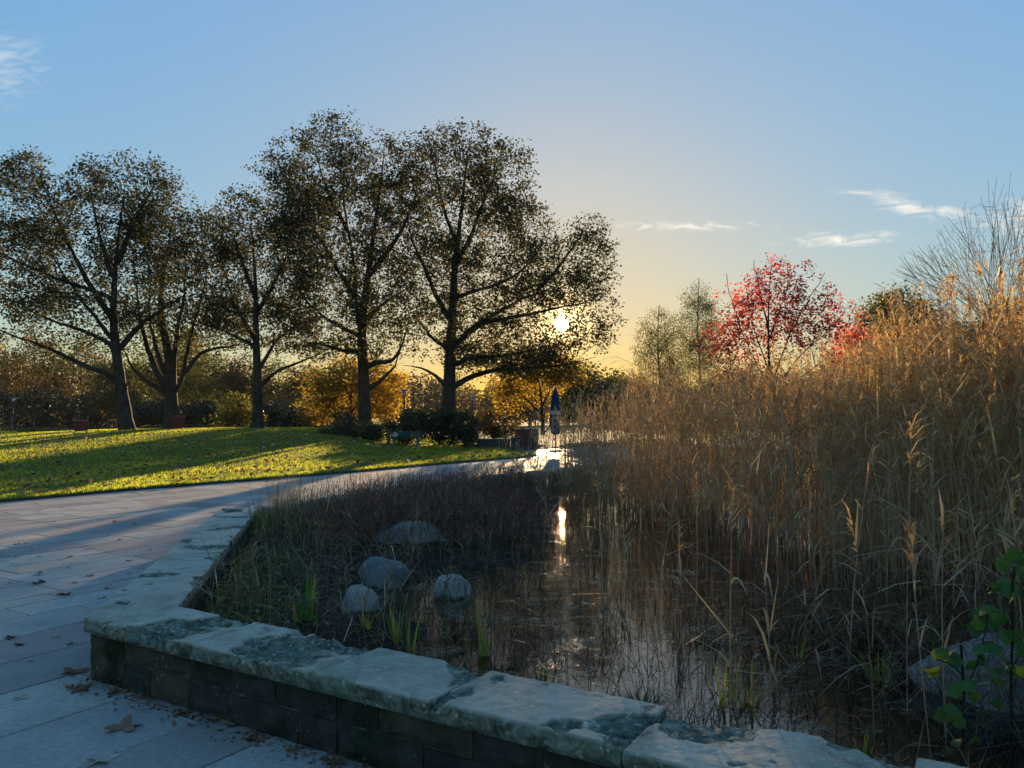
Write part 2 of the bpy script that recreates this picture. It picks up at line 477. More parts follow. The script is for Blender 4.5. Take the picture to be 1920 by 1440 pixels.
def m_block(name, a, b):
    t = NT(name)
    n = t.noise(6, 6, .7)
    c = t.ramp(n, [(.3, a), (.7, b)])
    c = t.mix(t.ramp(t.noise(2.2, 5, .65), [(.48, 0.0), (.60, .9)]), c, (.014, .026, .010))   # moss
    v = t.voronoi(26); pt = t.ramp(t.noise(2.6, 3), [(.5, 0.0), (.6, 1.0)])
    c = t.mix(t.math('MULTIPLY', t.ramp(v, [(.14, .7), (.24, 0.0)]), pt), c, (.26, .30, .28))
    return t.finish(t.principled(c, .9, t.bump(t.math('ADD', n, t.noise(26, 7, .8)), 1.0, .02), .1))
def m_mortar():
    t = NT('old_lime_mortar')
    c = t.ramp(t.noise(9, 5), [(.35, (.03, .032, .028)), (.7, (.12, .12, .10))])
    return t.finish(t.principled(c, .95, t.bump(t.noise(50, 4), .6, .006), .1))
def m_mud():
    t = NT('bog_mud_and_litter')
    n = t.noise(14, 7, .75)
    c = t.ramp(n, [(.35, (.006, .005, .004)), (.5, (.02, .016, .011)), (.62, (.05, .04, .026)), (.75, (.10, .085, .06))])
    r = t.ramp(t.noise(7, 4), [(.4, .6), (.6, .95)])
    return t.finish(t.principled(c, r, t.bump(n, 1.0, .05), .12))
def m_water():
    t = NT('pond_water')
    film = t.noise(1.6, 7, .7, stretch=(1, 1.6, 1))
    scum = t.ramp(t.noise(26, 6, .8), [(.45, 0.0), (.6, 1.0)])
    f = t.math('MULTIPLY', t.ramp(film, [(.53, 0.0), (.60, 1.0)]), scum)
    c = t.mix(f, (.006, .007, .005), (.10, .115, .06))
    r = t.math('ADD', t.math('MULTIPLY', f, .6), .015)
    h = t.math('ADD', t.noise(3.5, 3, .5), t.math('MULTIPLY', t.noise(40, 2), .12))
    return t.finish(t.principled(c, r, t.bump(h, .13, .02), .85))
M = {}
M['ground'], M['lawn'], M['slab'], M['joint'] = m_ground(), m_lawn(), m_slab(), m_joint()
M['coping'] = m_coping()
M['block'] = m_block('dark_mossy_block', (.022, .023, .020), (.075, .074, .064))
M['block_tan'] = m_block('clean_tan_block', (.05, .044, .03), (.12, .10, .07))
M['mortar'], M['mud'], M['water'] = m_mortar(), m_mud(), m_water()

# ------------------------------------------------------------------ ground, water, lawn
g = mesh_np('ground', [(-900, -60, -.09), (900, -60, -.09), (900, 1500, -.09), (-900, 1500, -.09)], [(0, 1, 2, 3)])
tag(obj('ground', g, M['ground']), kind='structure')

pv = [(-24, -6), (6.5, -6), (9.5, 2.0), (18, 30), (26, 62), (-10, 62), (-4, 40), (-14, 24), (-24, 5)]
me = bpy.data.meshes.new('pavement'); me.from_pydata([(x, y, -.014) for x, y in pv], [], [tuple(range(len(pv)))])
pavement = tag(obj('pavement', me, M['joint']), kind='structure')

def build_lawn():
    n = len(KB)
    tang = np.gradient(KB, axis=0); tang = unit(tang)
    out = np.stack([-tang[:, 1], tang[:, 0]], 1)
    s = np.arange(n) / (n - 1)
    last = smoothstep(.80, 1.0, s)[:, None]
    base = np.broadcast_to(np.array([-.866, .5]), out.shape)
    d = unit(base * (1 - last) + np.array([-.26, .966]) * last)
    T = np.concatenate(([0, 0, .03], np.geomspace(.12, 1.0, 8), np.arange(1.3, 34, .33), np.geomspace(34, 75, 14)))
    V = np.empty((n, len(T), 3))
    for j, t in enumerate(T):
        p = KB + d * t
        V[:, j, :2] = p
        z = lawn_z(p[:, 0], p[:, 1]) + (np.array([nz(a, b, 0, .8) for a, b in p]) * .008 if t > .1 else 0)
        V[:, j, 2] = z if j > 0 else -.02
    V[:, 1, 2] -= .012
    idx = np.arange(n * len(T)).reshape(n, len(T))
    Q = np.stack([idx[:-1, :-1], idx[:-1, 1:], idx[1:, 1:], idx[1:, :-1]], -1).reshape(-1, 4)
    return tag(obj('lawn', mesh_np('lawn', V, Q[:, ::-1], smooth=False), M['lawn']), kind='structure'), d
lawn, LAWN_DIR = build_lawn()
# steel-and-stone edging along the lawn
def build_kerb():
    tang = unit(np.gradient(KB, axis=0)); nn = np.stack([tang[:, 1], -tang[:, 0]], 1)
    prof = [(0.004, -.02), (.004, .028), (.05, .030), (.062, .018), (.062, -.02)]
    V = np.stack([np.concatenate([KB + nn * a, np.full((len(KB), 1), b)], 1) for a, b in prof], 1)
    k = len(prof); idx = np.arange(len(KB) * k).reshape(-1, k)
    Q = np.stack([idx[:-1, :-1], idx[:-1, 1:], idx[1:, 1:], idx[1:, :-1]], -1).reshape(-1, 4)
    m = mat_plain('dark_edging', (.03, .03, .028), .8, .4, 5)
    tag(obj('kerb', mesh_np('kerb', V, Q, smooth=False), m), kind='structure')
build_kerb()

def bank(x, y):
    """how far the point lies up the boggy bank (1 on the bank, 0 in open water)"""
    e = (-0.55 + (y - 5.26) * .10) - x
    w = .35 * np.sin(x * 1.7 + y * .9) + .25 * np.sin(y * 2.3 - x)
    left = smoothstep(-.7, .7, e + w)
    right = smoothstep(2.3, 3.2, x + .25 * w) * smoothstep(5.6, 4.4, y)
    return np.maximum(left, right)
def soil_z(x, y):
    return -.12 + .24 * bank(x, y)
WATER_Z = .03
def build_pond():
    a, b, c, d = offs_corners(.32)
    far = [(22, 44), (24, 8), (8, -.5)]
    poly = [tuple(a), tuple(b), tuple(c), tuple(d)]
    pts = [(x, y, WATER_Z) for x, y in poly + [(16, 30), (16, 4)]]
    me = bpy.data.meshes.new('pond_water'); me.from_pydata(pts, [], [tuple(range(len(pts)))[::-1]])
    tag(obj('pond_water', me, M['water']), kind='structure')
    xs = np.concatenate((np.arange(-4.2, 5.5, .07), np.arange(5.5, 16, .5)))
    ys = np.concatenate((np.arange(1.2, 9.0, .07), np.arange(9.0, 34, .25)))
    X, Y = np.meshgrid(xs, ys, indexing='ij')
    inside = basin_depth(X, Y) > .3
    Z = soil_z(X, Y) + np.vectorize(lambda p, q: .05 * fbm(p, q, 0, 2.2, 4) + .02 * nz(p, q, 3, 9))(X, Y)
    idx = np.arange(X.size).reshape(X.shape)
    Q = np.stack([idx[:-1, :-1], idx[1:, :-1], idx[1:, 1:], idx[:-1, 1:]], -1).reshape(-1, 4)
    ok = inside.ravel()[Q].all(1)
    tag(obj('pond_mud', mesh_np('pond_mud', np.stack([X, Y, Z], -1), Q[ok]), M['mud']), kind='structure')
build_pond()

# ------------------------------------------------------------------ paving slabs
DP = np.array([.523, .852]); DP /= np.linalg.norm(DP)          # rows run this way
def slab_mesh(c, l, w, v, jit):
    """one dressed slab: top, chamfer and sides; c = (q, p) centre in row coordinates"""
    hl, hw = l / 2 - .006, w / 2 - .006
    def P(a, b, z):
        xy = DP * (c[0] + a) + D1 * (c[1] + b); return (xy[0], xy[1], z)
    e = .005
    tz = [jit[i] for i in range(4)]
    cs = [(-1, -1), (1, -1), (1, 1), (-1, 1)]
    V = [P(s * (hl - e), t * (hw - e), tz[i]) for i, (s, t) in enumerate(cs)]
    V += [P(s * hl, t * hw, tz[i] - .005) for i, (s, t) in enumerate(cs)]
    V += [P(s * hl, t * hw, -.04) for s, t in cs]
    F = [(3, 2, 1, 0)] + [(i, (i + 1) % 4, 4 + (i + 1) % 4, 4 + i) for i in range(4)] + [(4 + i, 4 + (i + 1) % 4, 8 + (i + 1) % 4, 8 + i) for i in range(4)]
    return V, F
def build_slabs():
    r = random.Random(5)
    rows = [-10.8, -10.25, -9.67, -9.01, -8.52, -7.93, -7.35, -7.06, -6.65, -6.10, -5.5, -4.91, -4.25, -3.58, -3.1, -2.6]
    while rows[-1] < 9: rows.append(rows[-1] + r.choice((.4, .5, .6, .66)))
    while rows[0] > -19: rows.insert(0, rows[0] - r.choice((.4, .5, .6, .66)))
    slabs = []
    kx = KB
    for p0, p1 in zip(rows[:-1], rows[1:]):
        q = -4.0 - r.random() * 1.2
        w = p1 - p0; pc = (p0 + p1) / 2
        while q < 62:
            l = r.choice((.7, .9, 1.0, 1.2, 1.4)) * (1.0 if w > .35 else .8)
            qc = q + l / 2; q += l
            xy = DP * qc + D1 * pc
            if basin_depth(xy[0], xy[1]) > .75: continue
            if xy[0] < -23 or xy[1] < -4: continue
            # left of the lawn edge: skip what lies well under the lawn
            i = np.argmin(np.linalg.norm(kx - xy, axis=1))
            side = np.dot(xy - kx[i], np.array([-.866, .5]))
            if side > .9 and xy[1] < 33.4: continue
            if xy[1] >= 33.4 and xy[0] < 1.0 - (xy[1] - 33.4) * .27 - .8: continue
            slabs.append((qc, pc, l, w, xy))
    def inview(xy):
        if xy[1] < 1: return False
        a = xy[0] / xy[1] * FPX + CXP
        return -120 < a < 2050 and xy[1] > 2.6
    slabs.sort(key=lambda s: (not inview(s[4]), s[4][0] ** 2 + s[4][1] ** 2))
    rest = MB(); restv = []
    near = 0
    for s in slabs:
        qc, pc, l, w, xy = s
        v = min(.999, max(0, r.gauss(.40, .28))) if r.random() > .16 else r.uniform(.78, 1.0)
        V, F = slab_mesh((qc, pc), l, w, v, [r.uniform(-.0035, .0035) for _ in range(4)])
        if inview(xy) and near < 296:
            near += 1
            mb = MB().add(V, F); mb.build('paving_slab', M['slab'], pavement, v=v)
        else:
            rest.add(V, F); restv += [v] * len(V)
    me = rest.mesh('paving_slabs_beyond')
    a = me.attributes.new('v', 'FLOAT', 'POINT'); a.data.foreach_set('value', restv)
    tag(obj('distant_paving', me, M['slab'], pavement), kind='stuff')
build_slabs()

# ------------------------------------------------------------------ the stone basin wall
wall = empty('basin_wall', (C0[0], C0[1], 0))
tag(wall, 'low angled stone wall with broad lichen-grey coping around the reed pond', 'wall')
WINV = Matrix.Translation((-C0[0], -C0[1], 0))
def wall_part(name, me, mat):
    me.transform(WINV); return obj(name, me, mat, wall)
def coping_stone(o0, o1, i1, i0, seed, nu, nv):
    """a riven slab of coping: o0-o1 outer edge, i0-i1 inner edge"""
    o0, o1, i0, i1 = map(np.asarray, (o0, o1, i0, i1))
    gap = .004
    lo, li = np.linalg.norm(o1 - o0), np.linalg.norm(i1 - i0)
    us = np.linspace(0, 1, nu); vs = np.linspace(0, 1, nv)
    V = np.empty((nu, nv, 3)); AT = np.zeros((nu, nv))
    rr = random.Random(seed); tilt = rr.uniform(-.006, .006); lift = rr.uniform(-.004, .006)
    rough = rr.uniform(.5, 1.2)
    for i, u in enumerate(us):
        a = o0 + (o1 - o0) * (gap / lo + u * (1 - 2 * gap / lo)); b = i0 + (i1 - i0) * (gap / li + u * (1 - 2 * gap / li))
        for j, v in enumerate(vs):
            p = a + (b - a) * v
            eu, ev0, ev1 = min(u, 1 - u) * lo, v * COPE_W, (1 - v) * COPE_W
            edge = min(eu * 4 + .04, ev0, ev1 * 1.1)
            n = 1.15 * fbm(p[0], p[1], seed * 3.7, 1.9, 4) + .22 * fbm(p[0], p[1], seed, 8, 3)
            # bedding layers that have flaked away, mostly towards the edges
            gate = smoothstep(-.1, .35, fbm(p[0], p[1], seed * 1.9 + 4, 1.3, 2))
            x = n * 1.15 * rough + .85 * float(gate) * math.exp(-edge / .10) - .10
            layers = max(0.0, x) * 3.2
            step = math.floor(layers) + min(1.0, max(0, (layers % 1 - .90) / .10))
            z = WTOP + lift + tilt * (2 * v - 1) - min(step, 3.4) * .016
            AT[i, j] = min(1.0, step / 2.2)
            z += .0035 * fbm(p[0], p[1], 7, 14, 3) * (1 + min(step, 2))
            # ragged plan outline
            if j in (0, nv - 1):
                w = .011 * fbm(p[0], p[1], seed + 9, 5, 4)
                p = p + (b - a) / np.linalg.norm(b - a) * (abs(w) * (1 if j == 0 else -1) + (.004 if j == 0 else -.004))
                z -= .004
            elif i in (0, nu - 1): z -= .004
            V[i, j] = (p[0], p[1], z)
    idx = np.arange(nu * nv).reshape(nu, nv)
    Q = [np.stack([idx[:-1, :-1], idx[1:, :-1], idx[1:, 1:], idx[:-1, 1:]], -1).reshape(-1, 4)]
    ring = np.concatenate([idx[:, 0], idx[-1, 1:], idx[-2::-1, -1], idx[0, -2:0:-1]])
    top = V.reshape(-1, 3)[ring]; cen = (o0 + o1 + i0 + i1) / 4
    allV = [V.reshape(-1, 3)]; base = nu * nv; prev = ring
    for k, zz in enumerate((.35, .7, 1.0)):
        row = top.copy()
        row[:, 2] = top[:, 2] * (1 - zz) + (WTOP - COPE_T) * zz
        off = np.array([fbm(a, b, zz * 3 + seed, 7, 4) for a, b, _ in top]) * .010 + (.004 if zz < 1 else -.006)
        dirs = unit(top[:, :2] - cen)
        # only the long sides bulge, the joints stay tight
        long_ = np.zeros(len(ring)); long_[:nu] = 1; long_[nu + nv - 2: 2 * nu + nv - 2] = 1
        nrm = np.zeros_like(dirs); nrm[:nu] = unit((o0 - i0)); nrm[nu + nv - 2: 2 * nu + nv - 2] = unit(i0 - o0)
        row[:, :2] += nrm * (off * long_)[:, None]
        allV.append(row); cur = base + np.arange(len(ring)); base += len(ring)
        Q.append(np.stack([prev, np.roll(prev, -1), np.roll(cur, -1), cur], -1)[:, ::-1]); prev = cur
    bot = np.array([[*o0, 0], [*o1, 0], [*i1, 0], [*i0, 0]], float); bot[:, 2] = WTOP - COPE_T
    att = np.concatenate([AT.ravel(), np.full(len(ring) * 3 + 4, .75)])
    allV.append(bot); Q.append(np.array([[base, base + 1, base + 2, base + 3]])[:, ::-1])
    me = mesh_np('coping_stone', np.concatenate(allV), np.concatenate(Q), v=att, smooth=False)
    m = wall_part('coping_stone', me, M['coping'])
    return m
def build_wall():
    e1, c0i, c2i, e3 = offs_corners(COPE_W)
    def P(a, d, s): return a + d * s
    # front run; inner points on lines square to the wall, except at the mitre
    S = [0, 1.02, 1.94, 2.66, 3.56, 4.50, 5.5, 6.6, L1]
    for k, (s0, s1) in enumerate(zip(S[:-1], S[1:])):
        i0 = c0i if k == 0 else C0 + D1 * s0 + N1 * COPE_W
        coping_stone(C0 + D1 * s0, C0 + D1 * s1, C0 + D1 * s1 + N1 * COPE_W, i0, 11 + k, int(95 * (s1 - s0)) + 8, 50)
    S = [0, 1.25, 2.3, 3.15, 4.1, 5.0, L2]
    for k, (s0, s1) in enumerate(zip(S[:-1], S[1:])):
        i0 = c0i if k == 0 else C0 + D2 * s0 + N2 * COPE_W
        i1 = c2i if k == len(S) - 2 else C0 + D2 * s1 + N2 * COPE_W
        coping_stone(C0 + D2 * s1, C0 + D2 * s0, i0, i1, 31 + k, int(42 * (s1 - s0)) + 6, 24)
    s = 0; k = 0
    while s < L3:
        s1 = min(L3, s + random.choice((.9, 1.1, 1.3)))
        i0 = c2i if s == 0 else C2 + D3 * s + N3 * COPE_W
        n = 14 if s < 8 else 5
        coping_stone(C2 + D3 * s1, C2 + D3 * s, i0, C2 + D3 * s1 + N3 * COPE_W, 61 + k, n, max(4, n // 2)); s = s1; k += 1
    # mortar core under the coping
    a, b = offs_corners(.045), offs_corners(.455)
    zt = WTOP - COPE_T + .004
    V = [(*p, z) for z in (-.08, zt) for p in list(a) + list(b)]
    F = []
    for i in range(3):
        F += [(i, i + 1, 8 + i + 1, 8 + i), (4 + i + 1, 4 + i, 12 + i, 12 + i + 1), (8 + i, 8 + i + 1, 12 + i + 1, 12 + i), (i + 1, i, 4 + i, 4 + i + 1)]
    F += [(0, 8, 12, 4), (3, 7, 15, 11)]
    me = bpy.data.meshes.new('core'); me.from_pydata(V, [], F)
    wall_part('mortar_core', me, M['mortar'])
    # courses of squared blocks on the outer faces
    r = random.Random(8)
    def block(origin, d, nin, s0, s1, z0, z1, mat, proud):
        g = .005
        def P(s, o, z):
            xy = origin + d * s + nin * o; return (xy[0], xy[1], z)
        f = .03 - proud; j = lambda k=.004: r.uniform(-k, k)
        V = []
        ns, nzz = 6, 4
        for bz in range(nzz):
            for bs in range(ns):
                ss = s0 + g + (s1 - s0 - 2 * g) * bs / (ns - 1); z = z0 + g + (z1 - z0 - 2 * g) * bz / (nzz - 1)
                ed = bs in (0, ns - 1) or bz in (0, nzz - 1)
                V.append(P(ss + (j(.004) if ed else j(.012)), f + (.014 if ed else 0) + j(.008), z + j(.005)))
        F = [(a, a + 1, a + ns + 1, a + ns) for bz in range(nzz - 1) for a in range(bz * ns, bz * ns + ns - 1)]
        ring = list(range(ns)) + [ns * (b + 1) - 1 for b in range(1, nzz)] + [ns * nzz - 1 - a for a in range(1, ns)] + [ns * b for b in range(nzz - 2, 0, -1)]
        nb = len(V)
        for q in ring:
            bs, bz = q % ns, q // ns
            V.append(P(s0 + g + (s1 - s0 - 2 * g) * bs / (ns - 1), .06, z0 + g + (z1 - z0 - 2 * g) * bz / (nzz - 1)))
        for q in range(len(ring)):
            q2 = (q + 1) % len(ring); F.append((ring[q2], ring[q], nb + q, nb + q2))
        me = bpy.data.meshes.new('stone_block'); me.from_pydata(V, [], F)
        return wall_part('stone_block', me, mat)
    tan = {(1, 1): 0, (1, 0): 0}
    for ci, (z0, z1) in enumerate(((0.002, .160), (.160, .292))):
        s = .03; n = 0
        while s < L1 - .1:
            l = min(r.choice((.26, .34, .42, .52, .62)), L1 - s)
            mid = s + l / 2
            is_tan = (ci == 1 and (.0 < mid < .25 or .42 < mid < .72 or 2.35 < mid < 3.0)) or (ci == 0 and (mid < .3 or .5 < mid < .85)) or r.random() < .04
            block(C0, D1, N1, s, s + l, z0, z1, M['block_tan'] if is_tan else M['block'], r.uniform(0, .012)); s += l; n += 1
        s = .03
        while s < L2 - .1:
            l = min(r.choice((.4, .55, .7)), L2 - s)
            block(C0, D2, N2, s, s + l, z0, z1, M['block'], r.uniform(0, .010)); s += l
build_wall()

# ------------------------------------------------------------------ trees
def grow(polys, lobes, ntarget, seed, tip=.006, step=.55, wob=.12, expo=2.35, up=.0, shell=.55):
    """a branching skeleton: polys = main limbs [(points, r0, r1)], the first is the trunk;
    lobes = ellipsoids (centre, radii, weight) whose volume the twigs fill.
    returns node positions, parent index, radius"""
    R = np.random.default_rng(seed)
    pos, par, rmin = [], [], []
    for k, (pts, r0, r1) in enumerate(polys):
        pts = resample(smooth_poly(np.asarray(pts, float), 2), step * .8)
        n = len(pts)
        pts[1:] += R.normal(0, wob * .35, (n - 1, 3)) * np.linspace(.2, 1, n - 1)[:, None] * (1 if k else .4)
        if k == 0:
            prev = -1; st = 0
        else:
            d = np.linalg.norm(np.array(pos) - pts[0], axis=1); prev = int(np.argmin(d)); st = 1
        for i in range(st, n):
            pos.append(pts[i]); par.append(prev); prev = len(pos) - 1
            t = i / (n - 1); rmin.append(r0 * (1 - t) ** 1.15 + r1 * (1 - (1 - t) ** 1.15))
    nsk = len(pos)
    # targets
    wts = np.array([l[2] * l[1][0] * l[1][1] * l[1][2] for l in lobes]); wts = wts / wts.sum()
    T = []
    for (c, r, w), f in zip(lobes, wts):
        m = max(4, int(ntarget * f))
        d = unit(R.normal(size=(m, 3))); rr = R.random(m) ** (1 / 3.0); rr = np.where(R.random(m) < shell, .75 + .25 * R.random(m), rr)
        T.append(np.asarray(c) + d * rr[:, None] * np.asarray(r))
    T = np.concatenate(T)
    P0 = np.array(pos)
    dist = np.array([np.min(np.linalg.norm(P0 - t, axis=1)) for t in T])
    order = np.argsort(dist + R.normal(0, .3, len(T)))
    cap = nsk + len(T) * 14
    A = np.zeros((cap, 3)); A[:nsk] = P0; PA = np.full(cap, -1, int); PA[:nsk] = par
    depth = np.zeros(cap); n = nsk
    for i in range(nsk):
        depth[i] = 0 if par[i] < 0 else depth[par[i]] + .35
    first = max(3, int(.2 * len(polys[0][0])))
    for o in order:
        t = T[o]
        d = np.linalg.norm(A[:n] - t, axis=1)
        cost = d + .10 * np.minimum(depth[:n], 12) + np.where(A[:n, 2] > t[2] + .3, .5 * (A[:n, 2] - t[2]), 0)
        j = int(np.argmin(cost)); L = d[j]
        m = max(1, int(L / step))
        if m > 12: continue
        a = A[j]; bend = R.normal(0, wob, 3) * L * .6; bend[2] += up * L
        prev = j
        for i in range(1, m + 1):
            s = i / m
            p = a + (t - a) * s + bend * math.sin(math.pi * s) + R.normal(0, .03, 3) * (i < m)
            A[n] = p; PA[n] = prev; depth[n] = depth[prev] + L / m; prev = n; n += 1
    A, PA = A[:n], PA[:n]
    r = np.full(n, tip) ** expo; acc = np.zeros(n); nch = np.zeros(n, int)
    for i in range(n - 1, 0, -1):
        mine = acc[i] if acc[i] > 0 else tip ** expo
        acc[i] = mine
        if PA[i] >= 0: acc[PA[i]] += mine
    # children always come after parents except limbs that join earlier ones; one pass in index order is enough
    rad_ = np.maximum(acc, tip ** expo) ** (1 / expo)
    rad_[:nsk] = np.maximum(rad_[:nsk] * .75, np.array(rmin))
    return A, PA, rad_, nsk
def branch_mesh(name, A, PA, r, flare=True):
    n = len(A)
    e = np.arange(n)[PA >= 0]; p = PA[e]
    d = unit(A[e] - A[p]); nd = np.zeros((n, 3)); nd[e] = d
    nd[PA < 0] = np.array([0, 0, 1.0])
    main = np.full(n, -1); best = np.full(n, -1.0)
    for i in e:
        if r[i] > best[PA[i]]: best[PA[i]] = r[i]; main[PA[i]] = i
    cont = main[p] == e
    dp = np.where(cont[:, None], nd[p], d)
    rp = np.where(cont, r[p], np.minimum(r[p], r[e] * 1.25))
    acc = Acc()
    for lo, hi, k in ((.11, 9, 12), (.03, .11, 6), (0, .03, 3)):
        s = (r[e] >= lo) & (r[e] < hi)
        if not s.any(): continue
        def ring(c, dd, rr):
            ref = np.where(np.abs(dd[:, 1:2]) > .9, np.array([1.0, 0, 0]), np.array([0, 1.0, 0]))
            a = unit(np.cross(ref, dd)); b = np.cross(dd, a); t = 2 * np.pi * np.arange(k) / k
            return c[:, None] + (a[:, None] * np.cos(t)[:, None] + b[:, None] * np.sin(t)[:, None]) * rr[:, None, None]
        V = np.concatenate([ring(A[p[s]], dp[s], rp[s]), ring(A[e[s]], nd[e[s]], r[e[s]])], 1)
        m = s.sum(); o = (np.arange(m) * 2 * k)[:, None, None]; j = np.arange(k)[None, :, None]; j2 = (np.arange(k) + 1)[None, :, None] % k
        Q = np.concatenate([o + j, o + j2, o + k + j2, o + k + j], 2).reshape(-1, 4)
        acc.add(V.reshape(-1, 3), Q, np.full(m * 2 * k, .5))
    return acc.mesh(name, True)

def bark(name, a, b, sc=3.0):
    t = NT(name)
    n = t.noise(sc, 6, .65, dist=.5); f = t.noise(sc * 7, 5, .7, stretch=(1, 1, .25))
    c = t.ramp(n, [(.35, a), (.52, tuple((x + y) / 2 for x, y in zip(a, b))), (.65, b)])
    return t.finish(t.principled(c, .9, t.bump(t.math('ADD', n, f), .8, .04), .15))
M['bark_plane'] = bark('plane_tree_bark', (.02, .018, .013), (.06, .054, .04), 2.2)
M['bark_dark'] = bark('dark_bark', (.018, .015, .012), (.05, .042, .032))
M['bark_birch'] = bark('birch_bark', (.05, .045, .04), (.30, .28, .25), 2)
M['leaf_plane'] = mat_leaf('plane_leaf', [(0, (.038, .042, .02)), (.45, (.062, .064, .028)), (.72, (.095, .08, .03)), (.88, (.17, .10, .028)), (.97, (.32, .18, .025)), (1, (.45, .30, .035))], .42, 1.25, .7, .08)
M['leaf_gold'] = mat_leaf('golden_leaf', [(0, (.06, .06, .012)), (.35, (.20, .14, .018)), (.7, (.36, .22, .02)), (1, (.5, .34, .035))], .55, 1.6)
M['leaf_brown'] = mat_leaf('russet_leaf', [(0, (.025, .022, .010)), (.5, (.07, .048, .016)), (.85, (.13, .08, .02)), (1, (.22, .14, .025))], .45, 1.4)
M['leaf_dark'] = mat_leaf('evergreen_leaf', [(0, (.008, .018, .010)), (.6, (.018, .040, .018)), (1, (.045, .08, .025))], .2, 1.2, .5, .25)
M['leaf_green'] = mat_leaf('autumn_green_leaf', [(0, (.022, .032, .008)), (.5, (.05, .065, .012)), (.85, (.12, .11, .018)), (1, (.28, .20, .025))], .5, 1.5)
M['leaf_red'] = mat_leaf('scarlet_leaf', [(0, (.14, .018, .022)), (.4, (.30, .032, .035)), (.65, (.52, .06, .035)), (1, (.70, .13, .045))], .6, 1.5)
M['leaf_birch'] = mat_leaf('birch_leaf', [(0, (.05, .055, .02)), (.5, (.10, .10, .03)), (1, (.22, .18, .04))], .5, 1.5)

def pts_px(L, Y, seed, spread=1.6, y0=None):
    """limb points from photo pixels: the first keeps its depth, the limb then wanders fore or aft"""
    R = random.Random(seed); s = R.uniform(-spread, spread)
    out = []
    for i, (x, y) in enumerate(L):
        t = i / max(1, len(L) - 1)
        out.append(np.array(at(x, y, Y + (y0 or 0) + s * t * t)))
    return np.array(out)
def lobes_px(L, Y, seed, dk=1.0, jit=1.2, sub=9):
    R = random.Random(seed); out = []
    for l in L:
        x, y, rx, ry = l[:4]; w = l[4] if len(l) > 4 else 1.0
        dY = R.uniform(-jit, jit); k = mpp(Y)
        c, r = np.array(at(x, y, Y + dY)), np.array((rx * k, (rx + ry) * .5 * k * dk, ry * k))
        out.append((c, r, w * .32))
        # sprays of foliage inside and at the skin of the lobe, with gaps between
        for _ in range(sub):
            d = np.array([R.gauss(0, 1) for _ in range(3)]); d /= np.linalg.norm(d); q = R.uniform(.35, .5) * R.choice((.7, 1))
            out.append((c + d * r * R.uniform(.45, .98 - q * .3), r * q, w * .9))
    return out
def make_tree(name, label, Y, trunk, limbs, lobes, ntarget, nleaf, size, leafmat, barkmat, seed, r0=.4, cat='tree', group=None,
              tip=.006, spread=.24, vmean=.45, vsd=.2, ground=None, aspect=.85, droop=.2, twist=None, dk=1.0, step=.55, thin=.035, limb_r=.17, hole=None, fine=1.0, **kw):
    polys = [(pts_px(trunk, Y, seed, .6), r0, kw.pop('r1', .025))]
    for i, l in enumerate(limbs):
        polys.append((pts_px(l, Y, seed * 31 + i), limb_r * random.Random(seed + i).uniform(.75, 1.2) * (fine if len(l) == 3 else 1), min(.02, limb_r * .4)))
    base = polys[0][0][0]
    gz = ground if ground is not None else float(base[2])
    # root flare
    top0 = polys[0][0][0].copy()
    polys[0][0][0][2] = gz - .1
    lb = lobes_px(lobes, Y, seed + 5, dk)
    A, PA, r, nsk = grow(polys, lb, ntarget, seed, tip=tip, step=step, **kw)
    h = A[:, 2] - gz
    trunk_n = np.arange(len(A)) < nsk
    r = np.where(trunk_n & (h < 1.0) & (r > r0 * .6), r * (1 + .45 * np.clip(1 - h / .9, 0, 1) ** 2), r)
    root = empty(name, (base[0], base[1], gz)); tag(root, label, cat, group)
    off = np.array([base[0], base[1], gz])
    obj('trunk', branch_mesh('trunk', A - off, PA, r), barkmat, root)
    if nleaf:
        R = np.random.default_rng(seed + 77)
        cand = np.where((r < thin) & (np.arange(len(A)) >= nsk // 2))[0]
        w = np.where(r[cand] < tip * 1.6, 2.2, 1.0); w /= w.sum()
        pick = R.choice(cand, nleaf, p=w)
        P = A[pick] + R.normal(0, spread, (nleaf, 3)) * np.array([1, 1, .8])
        cl = R.normal(0, .12, len(A))[pick]
        v = np.clip(R.normal(vmean, vsd, nleaf) + cl, 0, 1)
        if hole is not None:
            q = np.hypot(P[:, 0] / P[:, 1] - hole[0], (P[:, 2] - EYE) / P[:, 1] - hole[1]); k_ = q > hole[2] * R.uniform(.75, 1.25, nleaf); P, v = P[k_], v[k_]; nleaf = len(P)
        if twist is not None: v = np.clip(twist(P, v, R), 0, 1)
        acc = Acc(); acc.leaves(P - off, size * R.uniform(.65, 1.25, nleaf), v, aspect=aspect, droop=droop)
        acc.build('crown', leafmat, root)
    return root

